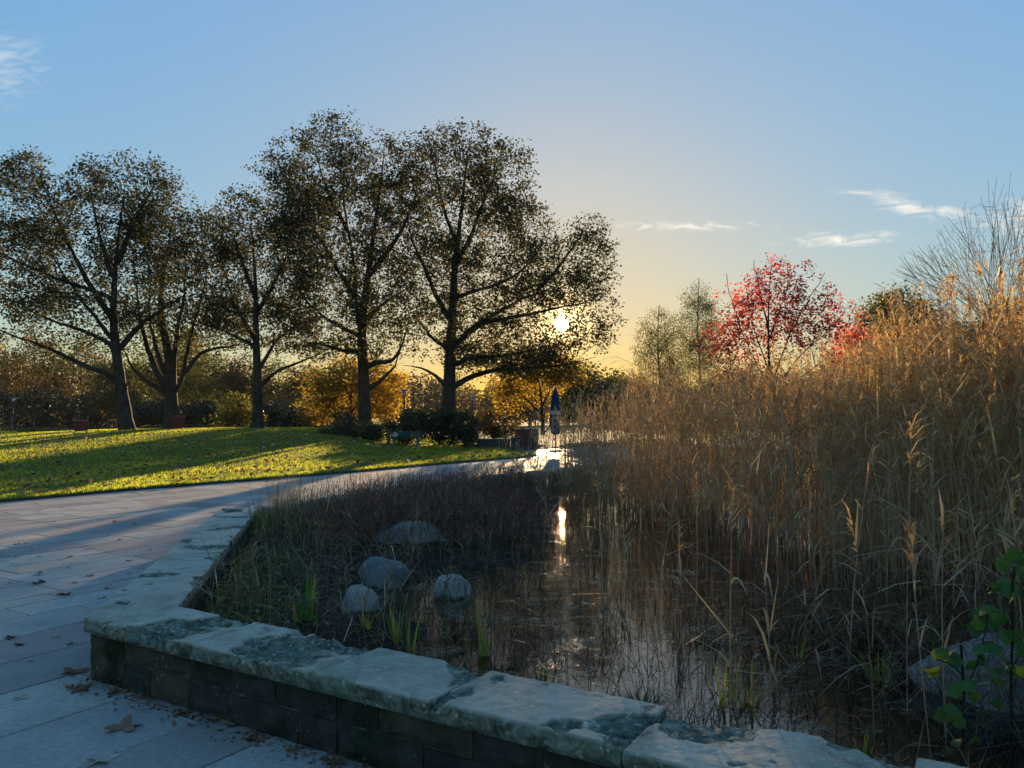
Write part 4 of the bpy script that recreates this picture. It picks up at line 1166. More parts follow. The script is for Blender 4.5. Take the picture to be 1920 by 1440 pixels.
def stump(label, px, py, hpx, wpx, Y, lean, name='tree_stump', cat='stump'):
    b = at(px, py, Y); gz = float(lawn_z(b.x, Y)); k = mpp(Y); h, w = hpx * k, wpx * k / 2
    o = empty(name, (b.x, Y, gz)); tag(o, label, cat)
    pts = [(lean * h * t + .03 * math.sin(t * 7), .04 * math.sin(t * 5), h * t - .04) for t in (0, .15, .4, .7, 1)]
    MB().tube(pts, [w * 1.6, w * 1.1, w * .9, w * .85, w * .6], 9).build('trunk', M['wood'], o, True)
    MB().tube([pts[3], (pts[3][0] + w * 1.6, 0, pts[3][2] + h * .18)], [w * .45, w * .3], 7).build('broken_branch', M['wood'], o, True)
stump('weathered brown stump post at the left end of the bench', 727, 846, 30, 7, 40, .12)
stump('short leaning log at the right end of the evergreen shrubs', 876, 843, 12, 7, 40, .9, 'leaning_log', 'log')
# a pale bag left on the bench
def bag():
    Y = 40.0; c = at(741, 833, Y); gz = float(lawn_z(c.x, Y)) + .445
    V, F = lathe([(.06, 0), (.15, .03), (.17, .10), (.12, .17), (.05, .21), (.07, .25), (.02, .26)], 12)
    V = [(x * (1 + .25 * nz(x * 9, y * 9, z * 9)), y * .7 * (1 + .25 * nz(x * 8, y * 8, z * 8, 2)), z) for x, y, z in V]
    o = MB().add(V, F).build('cloth_bag', mat_plain('pale_bag_cloth', (.35, .38, .40), .8, .3, 12), None, True)
    o.location = (c.x, Y, gz); tag(o, 'pale crumpled bag left at one end of the bench seat', 'bag')
bag()
def parasol():
    Y = 37.5; t = at(1041, 727, Y); h = t.z + .02
    o = empty('folded_parasol', (t.x, Y, 0)); tag(o, 'folded deep blue parasol standing behind the reeds', 'parasol')
    MB().add(*lathe([(.026, .05), (.026, h)], 10)).build('pole', M['zinc'], o, True)
    bevel_mod(MB().box((0, 0, .035), (.55, .55, .07)).build('base', M['benchstone'], o), .01)
    # gathered canopy: fluted, slightly spindle-shaped
    k, n = 32, 14; z0, z1 = .85, h - .02; V = []
    for i in range(n + 1):
        u = i / n; z = z0 + (z1 - z0) * u
        r = .23 * (1 - u) ** .45 * (.62 + .5 * min(1, u * 3)) + .025
        for j in range(k):
            a = 2 * math.pi * j / k; f = 1 + .22 * math.cos(8 * a + u * 1.2) * (1 - u * .6)
            V.append((r * f * math.cos(a), r * f * math.sin(a), z + (.05 * math.cos(8 * a) if i == 0 else 0)))
    F = [(i * k + j, i * k + (j + 1) % k, (i + 1) * k + (j + 1) % k, (i + 1) * k + j) for i in range(n) for j in range(k)]
    c = MB().add(V, F).build('canopy', M['bluecloth'], o, True)
    i = 7; V2 = [(x * 1.06, y * 1.06, z) for x, y, z in V[(i - 1) * k:(i + 1) * k]]
    MB().add(V2, [(j, (j + 1) % k, k + (j + 1) % k, k + j) for j in range(k)]).build('white_band', M['whitecloth'], c, True)
parasol()
def low_wall():
    Y = 41.5; a, b = at(893, 843, Y), at(957, 845, Y)
    o = empty('low_wall', (a.x, Y, 0)); tag(o, 'low dark wall ending in a pier, right of the evergreen shrubs', 'wall')
    L = b.x - a.x; n = 5
    for c in range(2):
        for i in range(n + c):
            x0, x1 = max(0, (i - .5 * c) * L / n), min(L, (i + 1 - .5 * c) * L / n)
            bevel_mod(MB().box(((x0 + x1) / 2, 0, .13 + c * .22), (x1 - x0 - .012, .26, .208)).build('stone_block', M['lowwall'], o), .012)
    MB().box((L / 2, 0, .22), (L - .02, .2, .46)).build('core', M['lowwall'], o)
    bevel_mod(MB().box((L / 2, 0, .495), (L + .06, .34, .07)).build('coping', M['lowcap'], o), .01)
    p = MB().box((L + .13, 0, .30), (.24, .34, .62)).build('pier', M['lowwall'], o); bevel_mod(p, .01)
low_wall()
def planter():
    Y = 43; a = at(987, 806, Y); o = empty('rust_planter', (a.x, Y, 0)); tag(o, 'rust-brown box planter standing behind the reeds beside the path', 'planter')
    h = 1.02
    for x, y, dx, dy in ((0, -.42, 1.3, .04), (0, .42, 1.3, .04), (-.63, 0, .04, .8), (.63, 0, .04, .8)):
        MB().box((x, y, h / 2), (dx, dy, h)).build('side_panel', M['corten'], o)
    MB().box((0, 0, h - .12), (1.22, .78, .1)).build('soil', M['mud'], o)
    MB().box((0, -.44, h + .015), (1.36, .07, .03)).build('rim', M['redlid'], o)
planter()

# ------------------------------------------------------------------ boulders in the bog
def m_granite(name, a, b, c):
    t = NT(name)
    n = t.noise(4, 6, .65); f = t.noise(45, 4, .8)
    col = t.ramp(n, [(.3, a), (.55, b), (.75, c)])
    col = t.mix(t.ramp(f, [(.4, .5), (.6, 0.0)]), col, tuple(x * .35 for x in a))
    v = t.voronoi(14); col = t.mix(t.math('MULTIPLY', t.ramp(v, [(.16, .7), (.3, 0.0)]), t.ramp(t.noise(3, 3), [(.5, 0.0), (.6, 1.0)])), col, (.33, .36, .33))
    return t.finish(t.principled(col, .8, t.bump(t.math('ADD', n, t.math('MULTIPLY', f, .4)), .6, .02), .25))
M['granite'] = m_granite('pale_granite', (.20, .19, .175), (.32, .31, .285), (.43, .42, .385))
M['slate'] = m_granite('blue_grey_stone', (.09, .095, .095), (.15, .16, .16), (.22, .23, .225))
def boulder(label, px, basepy, z, w, d, h, mat, seed, rot=0.0, sink=.3, name='boulder'):
    b = gnd(px, basepy, z)
    import bmesh
    bm = bmesh.new(); bmesh.ops.create_icosphere(bm, subdivisions=4, radius=1)
    RB = random.Random(seed * 13); cuts = []
    for _ in range(9):
        nn_ = Vector((RB.gauss(0, 1), RB.gauss(0, 1), RB.gauss(.2, .8))).normalized(); cuts.append((nn_, RB.uniform(.72, .93)))
    for v in bm.verts:
        p = v.co.copy()
        for nn_, dd in cuts:
            e_ = p.dot(nn_) - dd
            if e_ > 0: p = p - nn_ * e_ * .85
        q = 1 + .16 * fbm(p.x, p.y, p.z + seed * 5, .9, 3) + .035 * fbm(p.x, p.y, p.z + seed, 4, 3)
        v.co = p * q
        if v.co.z < 0: v.co.z *= .5
        v.co.x *= w / 2; v.co.y *= d / 2; v.co.z *= h
    me = bpy.data.meshes.new(name); bm.to_mesh(me); bm.free()
    me.polygons.foreach_set('use_smooth', [True] * len(me.polygons))
    o = obj(name, me, mat); o.location = (b.x, b.y + d * .35, z - .02); o.rotation_euler = (0, rad(rot * .3), rad(rot))
    return tag(o, label, 'boulder', 'boulders in the reed bed')
boulder('small pale boulder closest to the front wall', 668, 1148, .10, .34, .34, .21, M['granite'], 1, 15)
boulder('dark blue-grey boulder behind the small pale one', 718, 1090, .10, .52, .45, .23, M['slate'], 2, -12)
boulder('round mottled boulder at the right beside the green herb stem', 846, 1112, .08, .36, .34, .17, M['granite'], 3, 40)
boulder('broad pale boulder farthest back in the dry stalks', 768, 1022, .10, .95, .7, .27, M['granite'], 4, 8)
boulder('low flat boulder left of the broad pale one', 652, 1012, .10, .45, .4, .10, M['slate'], 5, -20)
boulder('large grey boulder at the right edge behind the leafy sapling', 1965, 1312, .06, 1.15, .8, .33, M['granite'], 6, 12)

# ------------------------------------------------------------------ fallen leaves on the paving
M['deadleaf'] = mat_leaf('fallen_plane_leaf', [(0, (.07, .035, .02)), (.35, (.19, .10, .055)), (.7, (.30, .19, .12)), (1, (.45, .41, .35))], .25, 1.2, .75, .15)
def leaf_mesh(seed, v):
    """a lobed, curled plane leaf about one unit across, lying near the ground"""
    R = random.Random(seed); k = 30; V = [(0, 0, 0)]
    tips = [-130, -70, 0, 68, 128]
    for ring in (.5, 1.0):
        for j in range(k):
            a = -180 + 360 * j / k
            d = min(abs((a - t + 180) % 360 - 180) for t in tips)
            lob = .26 + .30 * max(0, 1 - d / 30) ** 1.1 + .03 * math.sin(j * 2.7 + seed)
            if abs(a) > 165: lob *= .45
            r = lob * ring
            x, y = r * math.cos(rad(a)), r * math.sin(rad(a)) * R.uniform(.92, 1.05)
            z = .30 * r * r + .09 * math.sin(3 * rad(a) + seed) * ring + .05 * nz(x * 6, y * 6, seed) + (.10 * x if seed % 2 else -.05 * y)
            V.append((x, y, max(z, -.0)))
    F = [(0, 1 + j, 1 + (j + 1) % k) for j in range(k)] + [(1 + j, 1 + k + j, 1 + k + (j + 1) % k, 1 + (j + 1) % k) for j in range(k)]
    mb = MB().add(V, F)
    mb.tube([(-.1, 0, .02), (-.35, .04, .05), (-.58, .12, .03)], [.012, .010, .008], 5)
    return mb.mesh('fallen_leaf', True, v)
FL = {(s, q): leaf_mesh(s, q) for s in range(4) for q in (.08, .4, .6, .95)}
for m_ in FL.values(): m_.materials.append(M['deadleaf'])
def fallen(px, py, wpx, q, seed, label, group=None, z=.004, base=0.0):
    p = gnd(px, py, base); s = wpx * mpp(p.y) * 1.15
    o = bpy.data.objects.new('fallen_leaf', FL[(seed % 4, q)]); link(o)
    o.location = (p.x, p.y, base + z); o.scale = (s, s, s * random.Random(seed * 7).uniform(.6, 1.3)); o.rotation_euler = (0, 0, seed * 1.7)
    return tag(o, label, 'leaf', group)
fallen(230, 1366, 58, .6, 1, 'large tan curled leaf lying alone on a slab in the foreground')
fallen(152, 1292, 46, .4, 2, 'brown leaf against the lower left corner of the wall')
fallen(140, 1260, 44, .4, 3, 'flat brown leaf poking out left of the wall corner')
fallen(187, 1427, 52, .95, 4, 'pale crumpled leaf at the bottom edge of the photo')
fallen(220, 1299, 34, .4, 5, 'brown leaf just right of the wall corner at its foot')
fallen(277, 1309, 22, .6, 6, 'small orange-brown leaf standing against the wall foot')
fallen(441, 1358, 38, .6, 7, 'upright brown leaf halfway along the wall foot')
fallen(402, 1352, 28, .4, 8, 'lobed leaf left of the upright one at the wall foot')
fallen(346, 1339, 28, .08, 9, 'dark brown leaf flat against the wall foot')
fallen(480, 1386, 38, .4, 10, 'brown leaf in front of the wall below the mossy patch')
fallen(548, 1407, 26, .6, 11, 'curled tan leaf at the wall foot farther right')
fallen(592, 1402, 32, .4, 12, 'narrow folded leaf leaning on the wall foot')
fallen(632, 1428, 42, .4, 13, 'reddish-brown leaf at the bottom edge near the wall')
for i, (px, py, w, q, lab) in enumerate(((135, 1206, 26, .95, 'white curled leaf left of the wall corner'), (204, 1103, 20, .95, 'pale leaf beside the left coping edge'), (190, 1121, 18, .95, 'pale flat leaf just left of the mitred coping corner'),
        (73, 1078, 18, .95, 'pale leaf on the slab with leaf crumbs'), (72, 1094, 22, .08, 'brown curled leaf below the pale one on the left slab'), (121, 1115, 22, .08, 'brown leaf in the middle of the slab left of the wall'),
        (18, 1197, 22, .08, 'brown leaf at the left edge of the photo level with the wall corner'), (57, 1239, 14, .95, 'small white leaf on the slab left of the wall'), (40, 1309, 24, .95, 'pale pointed leaf on the slab at lower left'), (168, 1080, 14, .08, 'small dark leaf near the left coping'),
        (36, 1210, 18, .08, 'dark brown leaf near the left edge below its brown neighbour'), (105, 1195, 14, .95, 'white scrap of leaf on the purple-grey slab'))):
    fallen(px, py, w, q, 20 + i, lab, 'leaves scattered over the slabs')
R_ = random.Random(77)
for i in range(34):
    px, py = R_.uniform(5, 470), R_.uniform(950, 1100)
    p = gnd(px, py)
    if basin_depth(p.x, p.y) > -.12: continue
    fallen(px, py, R_.uniform(6, 11), R_.choice((.08, .08, .4, .95)), 50 + i, 'tiny dry leaf scattered on the farther slabs of the path', 'tiny leaves on the farther slabs')

# ------------------------------------------------------------------ reeds, grasses and herbs
def reed_mat(name, stops, trans=.4, tcol=1.4):
    return mat_leaf(name, stops, trans, tcol, .6, .2)
M['reed'] = reed_mat('dry_reed', [(0, (.26, .175, .115)), (.35, (.43, .31, .205)), (.62, (.58, .43, .29)), (.8, (.46, .38, .16)), (.92, (.64, .42, .13)), (1, (.70, .60, .44))], .5, 1.15)
M['plume'] = reed_mat('reed_plume', [(0, (.28, .17, .09)), (.6, (.46, .29, .14)), (1, (.60, .41, .2))], .65, 1.35)
M['stalk'] = reed_mat('dead_stalk', [(0, (.05, .035, .024)), (.5, (.17, .115, .065)), (.8, (.31, .22, .12)), (1, (.38, .31, .13))], .3, 1.3)
M['russet'] = reed_mat('russet_stalk', [(0, (.07, .032, .026)), (.5, (.19, .085, .062)), (.85, (.30, .16, .11)), (1, (.40, .28, .19))], .3, 1.3)
M['litter'] = reed_mat('bleached_litter', [(0, (.075, .05, .032)), (.5, (.22, .15, .085)), (.85, (.37, .28, .16)), (1, (.50, .42, .29))], .3, 1.3)
M['herb'] = reed_mat('green_herb', [(0, (.04, .07, .022)), (.5, (.08, .115, .035)), (.85, (.15, .16, .05)), (1, (.26, .22, .09))], .45, 1.4)
M['sedge'] = reed_mat('fresh_sedge', [(0, (.05, .12, .02)), (.6, (.10, .20, .03)), (1, (.36, .33, .06))], .5, 1.4)
M['iris'] = reed_mat('iris_leaf', [(0, (.035, .12, .025)), (.5, (.07, .20, .035)), (.8, (.45, .32, .04)), (1, (.48, .22, .07))], .45, 1.3)
M['grass'] = reed_mat('lawn_grass', [(0, (.08, .11, .012)), (.5, (.16, .19, .018)), (.85, (.26, .25, .022)), (1, (.30, .26, .05))], .7, 2.8)

def wavy(base, h, lean, R, M_=6, bow=.10):
    """stem polylines (N,M,3) leaning and bowing over"""
    N = len(base); T = np.linspace(0, 1, M_)
    a = R.uniform(0, 2 * np.pi, N); b = np.stack([np.cos(a), np.sin(a), np.zeros(N)], 1)
    P = base[:, None] + np.array([0, 0, 1.0]) * (h[:, None] * T)[..., None] + lean[:, None] * (h[:, None] * T)[..., None] \
        + b[:, None] * (h[:, None] * bow * T ** 2.2)[..., None]
    P[..., 2] -= (np.linalg.norm(lean, axis=1) * h * .25)[:, None] * T ** 2
    return P, b
def reeds(name, X, Y, H, seed, nleaf, nplume, rbase=.0045, lw=.018, vmean=.50, label=None):
    R = np.random.default_rng(seed); N = len(X)
    base = np.stack([X, Y, np.maximum(soil_z(X, Y), -.02) - .02], 1)
    lean = np.concatenate([R.normal(0, .06, (N, 2)), np.zeros((N, 1))], 1)
    fallen_ = R.random(N) < .05
    lean[fallen_, :2] += R.normal(0, .45, (fallen_.sum(), 2))
    P, b = wavy(base, H, lean, R, 6, .09)
    tone = np.clip(R.normal(vmean, .13, N), 0, .78)
    acc = Acc()
    acc.stems(P, np.linspace(1, .38, 6)[None] * np.full((N, 1), rbase) * R.uniform(.75, 1.25, (N, 1)), tone)
    for k in range(nleaf):
        t = R.uniform(.22, .97, N); i = np.clip((t * 5).astype(int), 0, 4); f = (t * 5 - i)[:, None]
        p = P[np.arange(N), i] * (1 - f) + P[np.arange(N), i + 1] * f
        a = R.uniform(0, 2 * np.pi, N); el = R.normal(.75, .45, N)
        d = np.stack([np.cos(a) * np.cos(el), np.sin(a) * np.cos(el), np.sin(el)], 1)
        v = np.clip(tone + R.normal(.02, .14, N), 0, .75); hi = R.random(N); v = np.where(hi > .955, R.uniform(.86, 1, N), np.where(hi > .86, R.uniform(.74, .84, N), v))
        acc.ribbons(p, d, R.uniform(.18, .46, N), R.uniform(.5, 1.15, N) * lw, np.clip(R.normal(.45, .35, N), 0, 1.3), v, nseg=3)
    root = acc.build(name, M['reed'])
    tag(root, label, kind='stuff')
    pl = Acc()
    has = R.random(N) < .8; n2 = has.sum()
    tip = P[has][:, -1]; dirn = unit(P[has][:, -1] - P[has][:, -2]); wind = b[has]
    for k in range(nplume):
        t = R.uniform(-.20, .05, n2)
        a = R.uniform(0, 2 * np.pi, n2)
        d = dirn * .9 + wind * R.uniform(.2, .9, n2)[:, None] + np.stack([np.cos(a), np.sin(a), np.zeros(n2)], 1) * .42
        pl.ribbons(tip + dirn * t[:, None], d, R.uniform(.09, .20, n2), R.uniform(.010, .020, n2), R.uniform(.3, .9, n2), np.clip(R.normal(.5, .22, n2), 0, 1), nseg=2, taper=2.0)
    o = pl.build('plumes', M['plume'], root); o['kind'] = 'stuff'
    return root
def scatter(n, x0, x1, y0, y1, R, dens):
    X, Y = R.uniform(x0, x1, n), R.uniform(y0, y1, n)
    keep = (R.random(n) < dens(X, Y)) & (basin_depth(X, Y) > .56)
    return X[keep], Y[keep]
FRONT = np.array([(-.2, 16.0), (.4, 13.8), (2.5, 12.6), (3.2, 9.4), (3.25, 7.4), (3.3, 5.9), (3.8, 4.6), (5.4, 3.0)])
def front_dist(X, Y):
    """signed distance behind the front line of the dense reeds (positive inside the bed)"""
    best = np.full(X.shape, 1e9); sg = np.zeros(X.shape)
    for a, b in zip(FRONT[:-1], FRONT[1:]):
        d = b - a; L = np.hypot(*d); t = np.clip(((X - a[0]) * d[0] + (Y - a[1]) * d[1]) / L ** 2, 0, 1)
        dx, dy = X - a[0] - d[0] * t, Y - a[1] - d[1] * t
        q = np.hypot(dx, dy); s = np.sign(-(d[1] * dx - d[0] * dy)) * -1
        s = np.where(d[0] * dy - d[1] * dx > 0, 1, -1)
        u = q < best; best = np.where(u, q, best); sg = np.where(u, s, sg)
    return best * sg
def build_reeds():
    R = np.random.default_rng(21)
    def dens(X, Y):
        f = front_dist(X, Y)
        d = smoothstep(-.9, 1.4, f) * (1 - .55 * smoothstep(4, 9, f)) + .022 * (f > -3.2)
        clump = .65 + .35 * np.sin(X * 2.1 + 1.3 * np.sin(Y * 1.1)) * np.sin(Y * 1.7 + X)
        edge = smoothstep(.3, 3.4, X - .02 * Y)
        back = 17.5 - 1.15 * np.maximum(X - 1, 0) - np.clip(X - 3, 0, 1) * 1.5
        d = d * smoothstep(.8, -.6, Y - np.maximum(back, 9.5 + .25 * X))
        return np.clip(d * clump * (.22 + .78 * edge), 0, 1)
    X, Y = scatter(44000, -.6, 9.5, 2.5, 20, R, dens)
    k = X / np.maximum(Y, .1); vis = (k < .80) & (k > -.12)
    X, Y = X[vis], Y[vis]
    H = np.clip(R.normal(1, .15, len(X)) + .10 * np.sin(X * 3.1 + 2 * np.sin(Y * 1.7)), .45, 1.28) * (1.35 + .75 * smoothstep(-.3, 2.6, X) + .45 * smoothstep(9.5, 6.5, Y) * smoothstep(3.3, 4.4, X))
    f = front_dist(X, Y); H *= .62 + .38 * smoothstep(-1.2, .8, f)
    near = np.hypot(X, Y) < 13
    print('REEDS', len(X), near.sum())
    reeds('reed_bed', X[near], Y[near], H[near], 31, 7, 16, lw=.020, label='tall dense bed of dry brown reeds with feathery plumes')
    reeds('reed_bed', X[~near], Y[~near], H[~near], 32, 5, 9, rbase=.005, lw=.022, label='farther band of dry reeds against the far basin wall')
build_reeds()

def stalks(name, X, Y, H, seed, mat, nleaf, r=.0024, lw=.010, ll=(.08, .24), vmean=.5, vsd=.2, lean=.10, bow=.12, label=None, zoff=0.0, elm=.6):
    R = np.random.default_rng(seed); N = len(X)
    base = np.stack([X, Y, np.maximum(soil_z(X, Y), -.02) - .01 + zoff], 1)
    ln = np.concatenate([R.normal(0, lean, (N, 2)), np.zeros((N, 1))], 1)
    P, b = wavy(base, H, ln, R, 4, bow)
    tone = np.clip(R.normal(vmean, vsd, N), 0, 1)
    acc = Acc(); acc.stems(P, np.array([1, .85, .65, .4])[None] * r * R.uniform(.6, 1.4, (N, 1)), tone)
    for k in range(nleaf):
        t = R.uniform(.15, 1, N); i = np.clip((t * 3).astype(int), 0, 2); f = (t * 3 - i)[:, None]
        p = P[np.arange(N), i] * (1 - f) + P[np.arange(N), i + 1] * f
        a = R.uniform(0, 2 * np.pi, N); el = R.normal(elm, .5, N)
        d = np.stack([np.cos(a) * np.cos(el), np.sin(a) * np.cos(el), np.sin(el)], 1)
        acc.ribbons(p, d, R.uniform(*ll, N), R.uniform(.5, 1.3, N) * lw, np.clip(R.normal(.4, .35, N), 0, 1.2), np.clip(tone + R.normal(0, .2, N), 0, 1), nseg=2)
    return tag(acc.build(name, mat), label, kind='stuff')
def build_bog():
    R = np.random.default_rng(41)
    # thin dead stalks standing in the open water
    X, Y = scatter(9000, -1.4, 4.2, 3.0, 14.5, R, lambda x, y: np.clip((.26 + .2 * np.sin(x * 2.6 + y) * np.sin(y * 1.9 - x * .7)) * (front_dist(x, y) < .8) * (bank(x, y) < .75), 0, 1))
    stalks('water_stalks', X, Y, R.uniform(.12, .75, len(X)) * (.6 + .5 * R.random(len(X))), 42, M['stalk'], 2, vmean=.2, label='thin dead stalks standing in the shallow water')
    # dark red-brown herbs in front of the reeds
    X, Y = scatter(9500, -3.0, .7, 8.2, 16.5, R, lambda x, y: np.clip(smoothstep(-3.0, -1.6, x + .08 * (y - 9)) * smoothstep(.75, -.2, x) * smoothstep(8.4, 10.0, y), 0, 1) * .8)
    stalks('russet_herbs', X, Y, R.uniform(.34, .68, len(X)), 43, M['russet'], 5, r=.0028, lw=.014, ll=(.06, .2), vmean=.45, lean=.14, label='dark red-brown withered herbs in front of the reeds')
    # dry grass on the left bank
    X, Y = scatter(9000, -3.6, -.2, 4.6, 15.5, R, lambda x, y: np.clip(bank(x, y) * (.13 + .45 * smoothstep(8.2, 10.5, y)), 0, 1))
    stalks('bank_grass', X, Y, R.uniform(.10, .40, len(X)) * (1 + .5 * smoothstep(8, 12, Y)), 44, M['stalk'], 4, vmean=.5, lw=.012, ll=(.08, .28), lean=.2, bow=.3, label='withered grass and stalks on the boggy left bank')
    # taller tan stalks among the boulders
    X, Y = scatter(1500, -3.2, .2, 5.2, 11, R, lambda x, y: np.clip(bank(x, y), 0, 1) * (.14 + .3 * smoothstep(8.5, 10.5, y)))
    stalks('tan_stalks', X, Y, R.uniform(.25, .62, len(X)), 47, M['litter'], 4, vmean=.6, r=.003, lw=.012, ll=(.1, .3), lean=.16, label='taller tan stalks and blades among the boulders')
    # tall stray stalks along the path-side wall
    X, Y = scatter(1500, -3.6, 2.0, 9.5, 21, R, lambda x, y: np.clip(smoothstep(3.2, .6, basin_depth(x, y)), 0, 1) * .75)
    stalks('stray_stalks', X, Y, R.uniform(.5, 1.15, len(X)), 45, M['stalk'], 3, vmean=.55, r=.0032, label='stray tall stalks along the far basin wall')
    # tangle of dead blades at the right foreground
    X, Y = scatter(9000, -.3, 4.4, 2.0, 6.2, R, lambda x, y: np.clip(smoothstep(1.8, 3.3, x - (4.6 - y) * .3) * .7 + .03, 0, 1) * (front_dist(x, y) < 1.2))
    stalks('tangled_blades', X, Y, R.uniform(.15, .62, len(X)), 46, M['litter'], 5, lw=.011, ll=(.12, .42), vmean=.20, vsd=.2, lean=.30, bow=.4, label='tangle of dead grass blades in the right foreground')
    # rotting litter lying flat on mud and water
    n = 9000
    X, Y = scatter(n, -3.4, 4.4, 2.4, 13, R, lambda x, y: np.clip(bank(x, y) * .5 + .22 * (np.sin(x * 3 + y) > .2) + .05, 0, 1))
    a = R.uniform(0, 2 * np.pi, len(X)); z = np.maximum(soil_z(X, Y) + .02, WATER_Z + .004)
    acc = Acc(); acc.ribbons(np.stack([X, Y, z], 1), np.stack([np.cos(a), np.sin(a), R.uniform(-.05, .35, len(X))], 1), R.uniform(.04, .22, len(X)), R.uniform(.004, .013, len(X)), .25, np.clip(R.normal(.5, .28, len(X)), 0, 1), nseg=2)
    tag(acc.build('reed_litter', M['litter']), 'dead reed litter lying over mud and water', kind='stuff')
    # low green herbs in the inner corner and along the coping
    n = 9000
    X, Y = scatter(n, -3.5, -1.2, 4.7, 8.2, R, lambda x, y: smoothstep(1.5, .6, basin_depth(x, y)) * smoothstep(-.9, -1.9, x))
    h = R.uniform(.0, .26, len(X)) * (.6 + .4 * np.sin(X * 7) * np.sin(Y * 5))
    acc = Acc(); acc.leaves(np.stack([X, Y, soil_z(X, Y) + .03 + np.abs(h)], 1), R.uniform(.018, .045, len(X)), np.clip(R.normal(.6, .28, len(X)), 0, 1), aspect=.45)
    s = R.random(len(X)) < .25; X2, Y2 = X[s], Y[s]; a = R.uniform(0, 6.28, len(X2))
    acc.ribbons(np.stack([X2, Y2, soil_z(X2, Y2)], 1), np.stack([np.cos(a) * .35, np.sin(a) * .35, np.ones(len(X2))], 1), R.uniform(.12, .34, len(X2)), .006, .25, np.clip(R.normal(.7, .2, len(X2)), 0, 1), nseg=2)
    tag(acc.build('corner_herbs', M['herb']), 'low olive-green herbs filling the inner corner of the wall', kind='stuff')
build_bog()

# ---- single clumps one can point at
def clump(name, label, px, py, z, n, length, width, mat, seed, spread=.10, lean=.35, droop=.25, vmean=.5, vsd=.2, cat='grass clump', group=None, nseg=4):
    p = gnd(px, py, z); R = np.random.default_rng(seed)
    o = empty(name, (p.x, p.y, z)); tag(o, label, cat, group)
    a = R.uniform(0, 2 * np.pi, n); rr = np.sqrt(R.random(n)) * spread
    d = np.stack([np.cos(a) * lean * R.random(n), np.sin(a) * lean * R.random(n), np.ones(n)], 1)
    acc = Acc(); acc.ribbons(np.stack([np.cos(a) * rr, np.sin(a) * rr, np.full(n, -.03)], 1), d, R.uniform(.5, 1, n) * length, width * R.uniform(.7, 1.2, n), np.abs(R.normal(droop, .15, n)), np.clip(R.normal(vmean, vsd, n), 0, 1), nseg=nseg)
    acc.build('blades', mat, o); return o
clump('sedge_clump', 'bright green sedge clump against the left coping', 488, 1003, .12, 150, .52, .017, M['sedge'], 51, .17, .45, .22, .5, .25)
clump('tall_grass_clump', 'tall blond grass clump right of the bright green sedge', 532, 985, .12, 200, 1.05, .008, M['reed'], 52, .16, .30, .10, .55, .15)
clump('tall_grass_clump', 'second blond grass tuft behind the bright sedge', 560, 975, .12, 120, .85, .008, M['reed'], 53, .16, .30, .12, .5, .15)
clump('brown_tussock', 'small brown tussock against the coping in the water', 1205, 1322, .06, 160, .17, .007, M['litter'], 54, .13, 1.1, .5, .35, .2)
clump('brown_tussock', 'dark tussock in the water right of the sun glitter', 1330, 1200, .03, 160, .22, .008, M['litter'], 55, .16, 1.0, .5, .25, .2)
SH = 'yellowing reed shoots in the pond'
for i, (px, py, L_, lab) in enumerate(((768, 1235, .62, 'yellow-green shoot in front of the dark blue-grey boulder'), (746, 1200, .36, 'short yellow shoot beside the small pale boulder'), (905, 1235, .5, 'pale shoot right of the green herb stem'),
        (1018, 1282, .26, 'pair of bright yellow blades close to the coping'), (1360, 1330, .46, 'yellow and orange shoot near the coping at right of centre'), (1404, 1335, .34, 'thin orange-tipped shoot right of the yellow and orange one'), (1495, 1240, .34, 'fan of yellow-green blades on the algae patch'),
        (1650, 1290, .42, 'green-yellow shoot left of the large grey boulder'), (1620, 1420, .22, 'olive shoot at the coping near the bottom right'), (690, 1180, .28, 'small yellow tuft left of the yellow-green shoot'))):
    clump('reed_shoot', lab, px, py, max(.0, float(soil_z(*gnd(px, py, .05)[:2]))), 12, L_, .019, M['sedge'], 60 + i, .035, .42, .12, .88, .14, 'shoot', SH)
def iris():
    p = gnd(572, 1172, .11); o = empty('iris_plant', (p.x, p.y, .10)); tag(o, 'green iris fan of broad blades behind the front coping', 'plant')
    for i, (dx, ln, L_, v) in enumerate(((-.16, -.14, .22, .8), (-.05, -.10, .33, .3), (0.0, 0.0, .46, .35), (.05, .05, .40, .4), (.09, .06, .42, .62), (.03, .12, .30, .45), (-.08, -.06, .26, .3))):
        V, Q, k = ribbons(np.array([[dx * .35, (i % 3) * .02, -.03]]), np.array([[ln, .02, 1.0]]), L_, .032, .03, 5, az=np.array([.2 * i]), taper=3.0)
        obj('leaf', mesh_np('leaf', V, Q, v=np.linspace(v - .1, v + .15, len(V)), smooth=True), M['iris'], o)
iris()
def herb(label, px, py, z, h, n, seed, name='leafy_herb'):
    p = gnd(px, py, z); R = np.random.default_rng(seed); o = empty(name, (p.x, p.y, z)); tag(o, label, 'plant', 'leafy herb stems in the bog')
    P = np.array([[[.02 * math.sin(t * 4 + seed), .01 * t, h * t - .03] for t in np.linspace(0, 1, 7)]])
    a = Acc(); a.stems(P, np.linspace(.005, .002, 7)[None], .5, 5); a.build('stem', M['herb'], o)
    t = np.linspace(.12, 1, n); az = np.arange(n) * 2.4
    b = np.stack([np.interp(t, np.linspace(0, 1, 7), P[0, :, 0]), np.interp(t, np.linspace(0, 1, 7), P[0, :, 1]), h * t - .03], 1)
    a = Acc(); a.ribbons(b, np.stack([np.cos(az), np.sin(az), np.full(n, .8)], 1), R.uniform(.05, .095, n) * (1.15 - .5 * t), .02, .3, np.clip(R.normal(.4, .2, n), 0, 1), nseg=3, taper=2)
    a.build('leaves', M['herb'], o)
herb('upright green herb with narrow leaves in front of the round mottled boulder', 836, 1215, .06, .56, 46, 3)
herb('short green herb right of the upright one', 872, 1200, .05, .32, 28, 4)
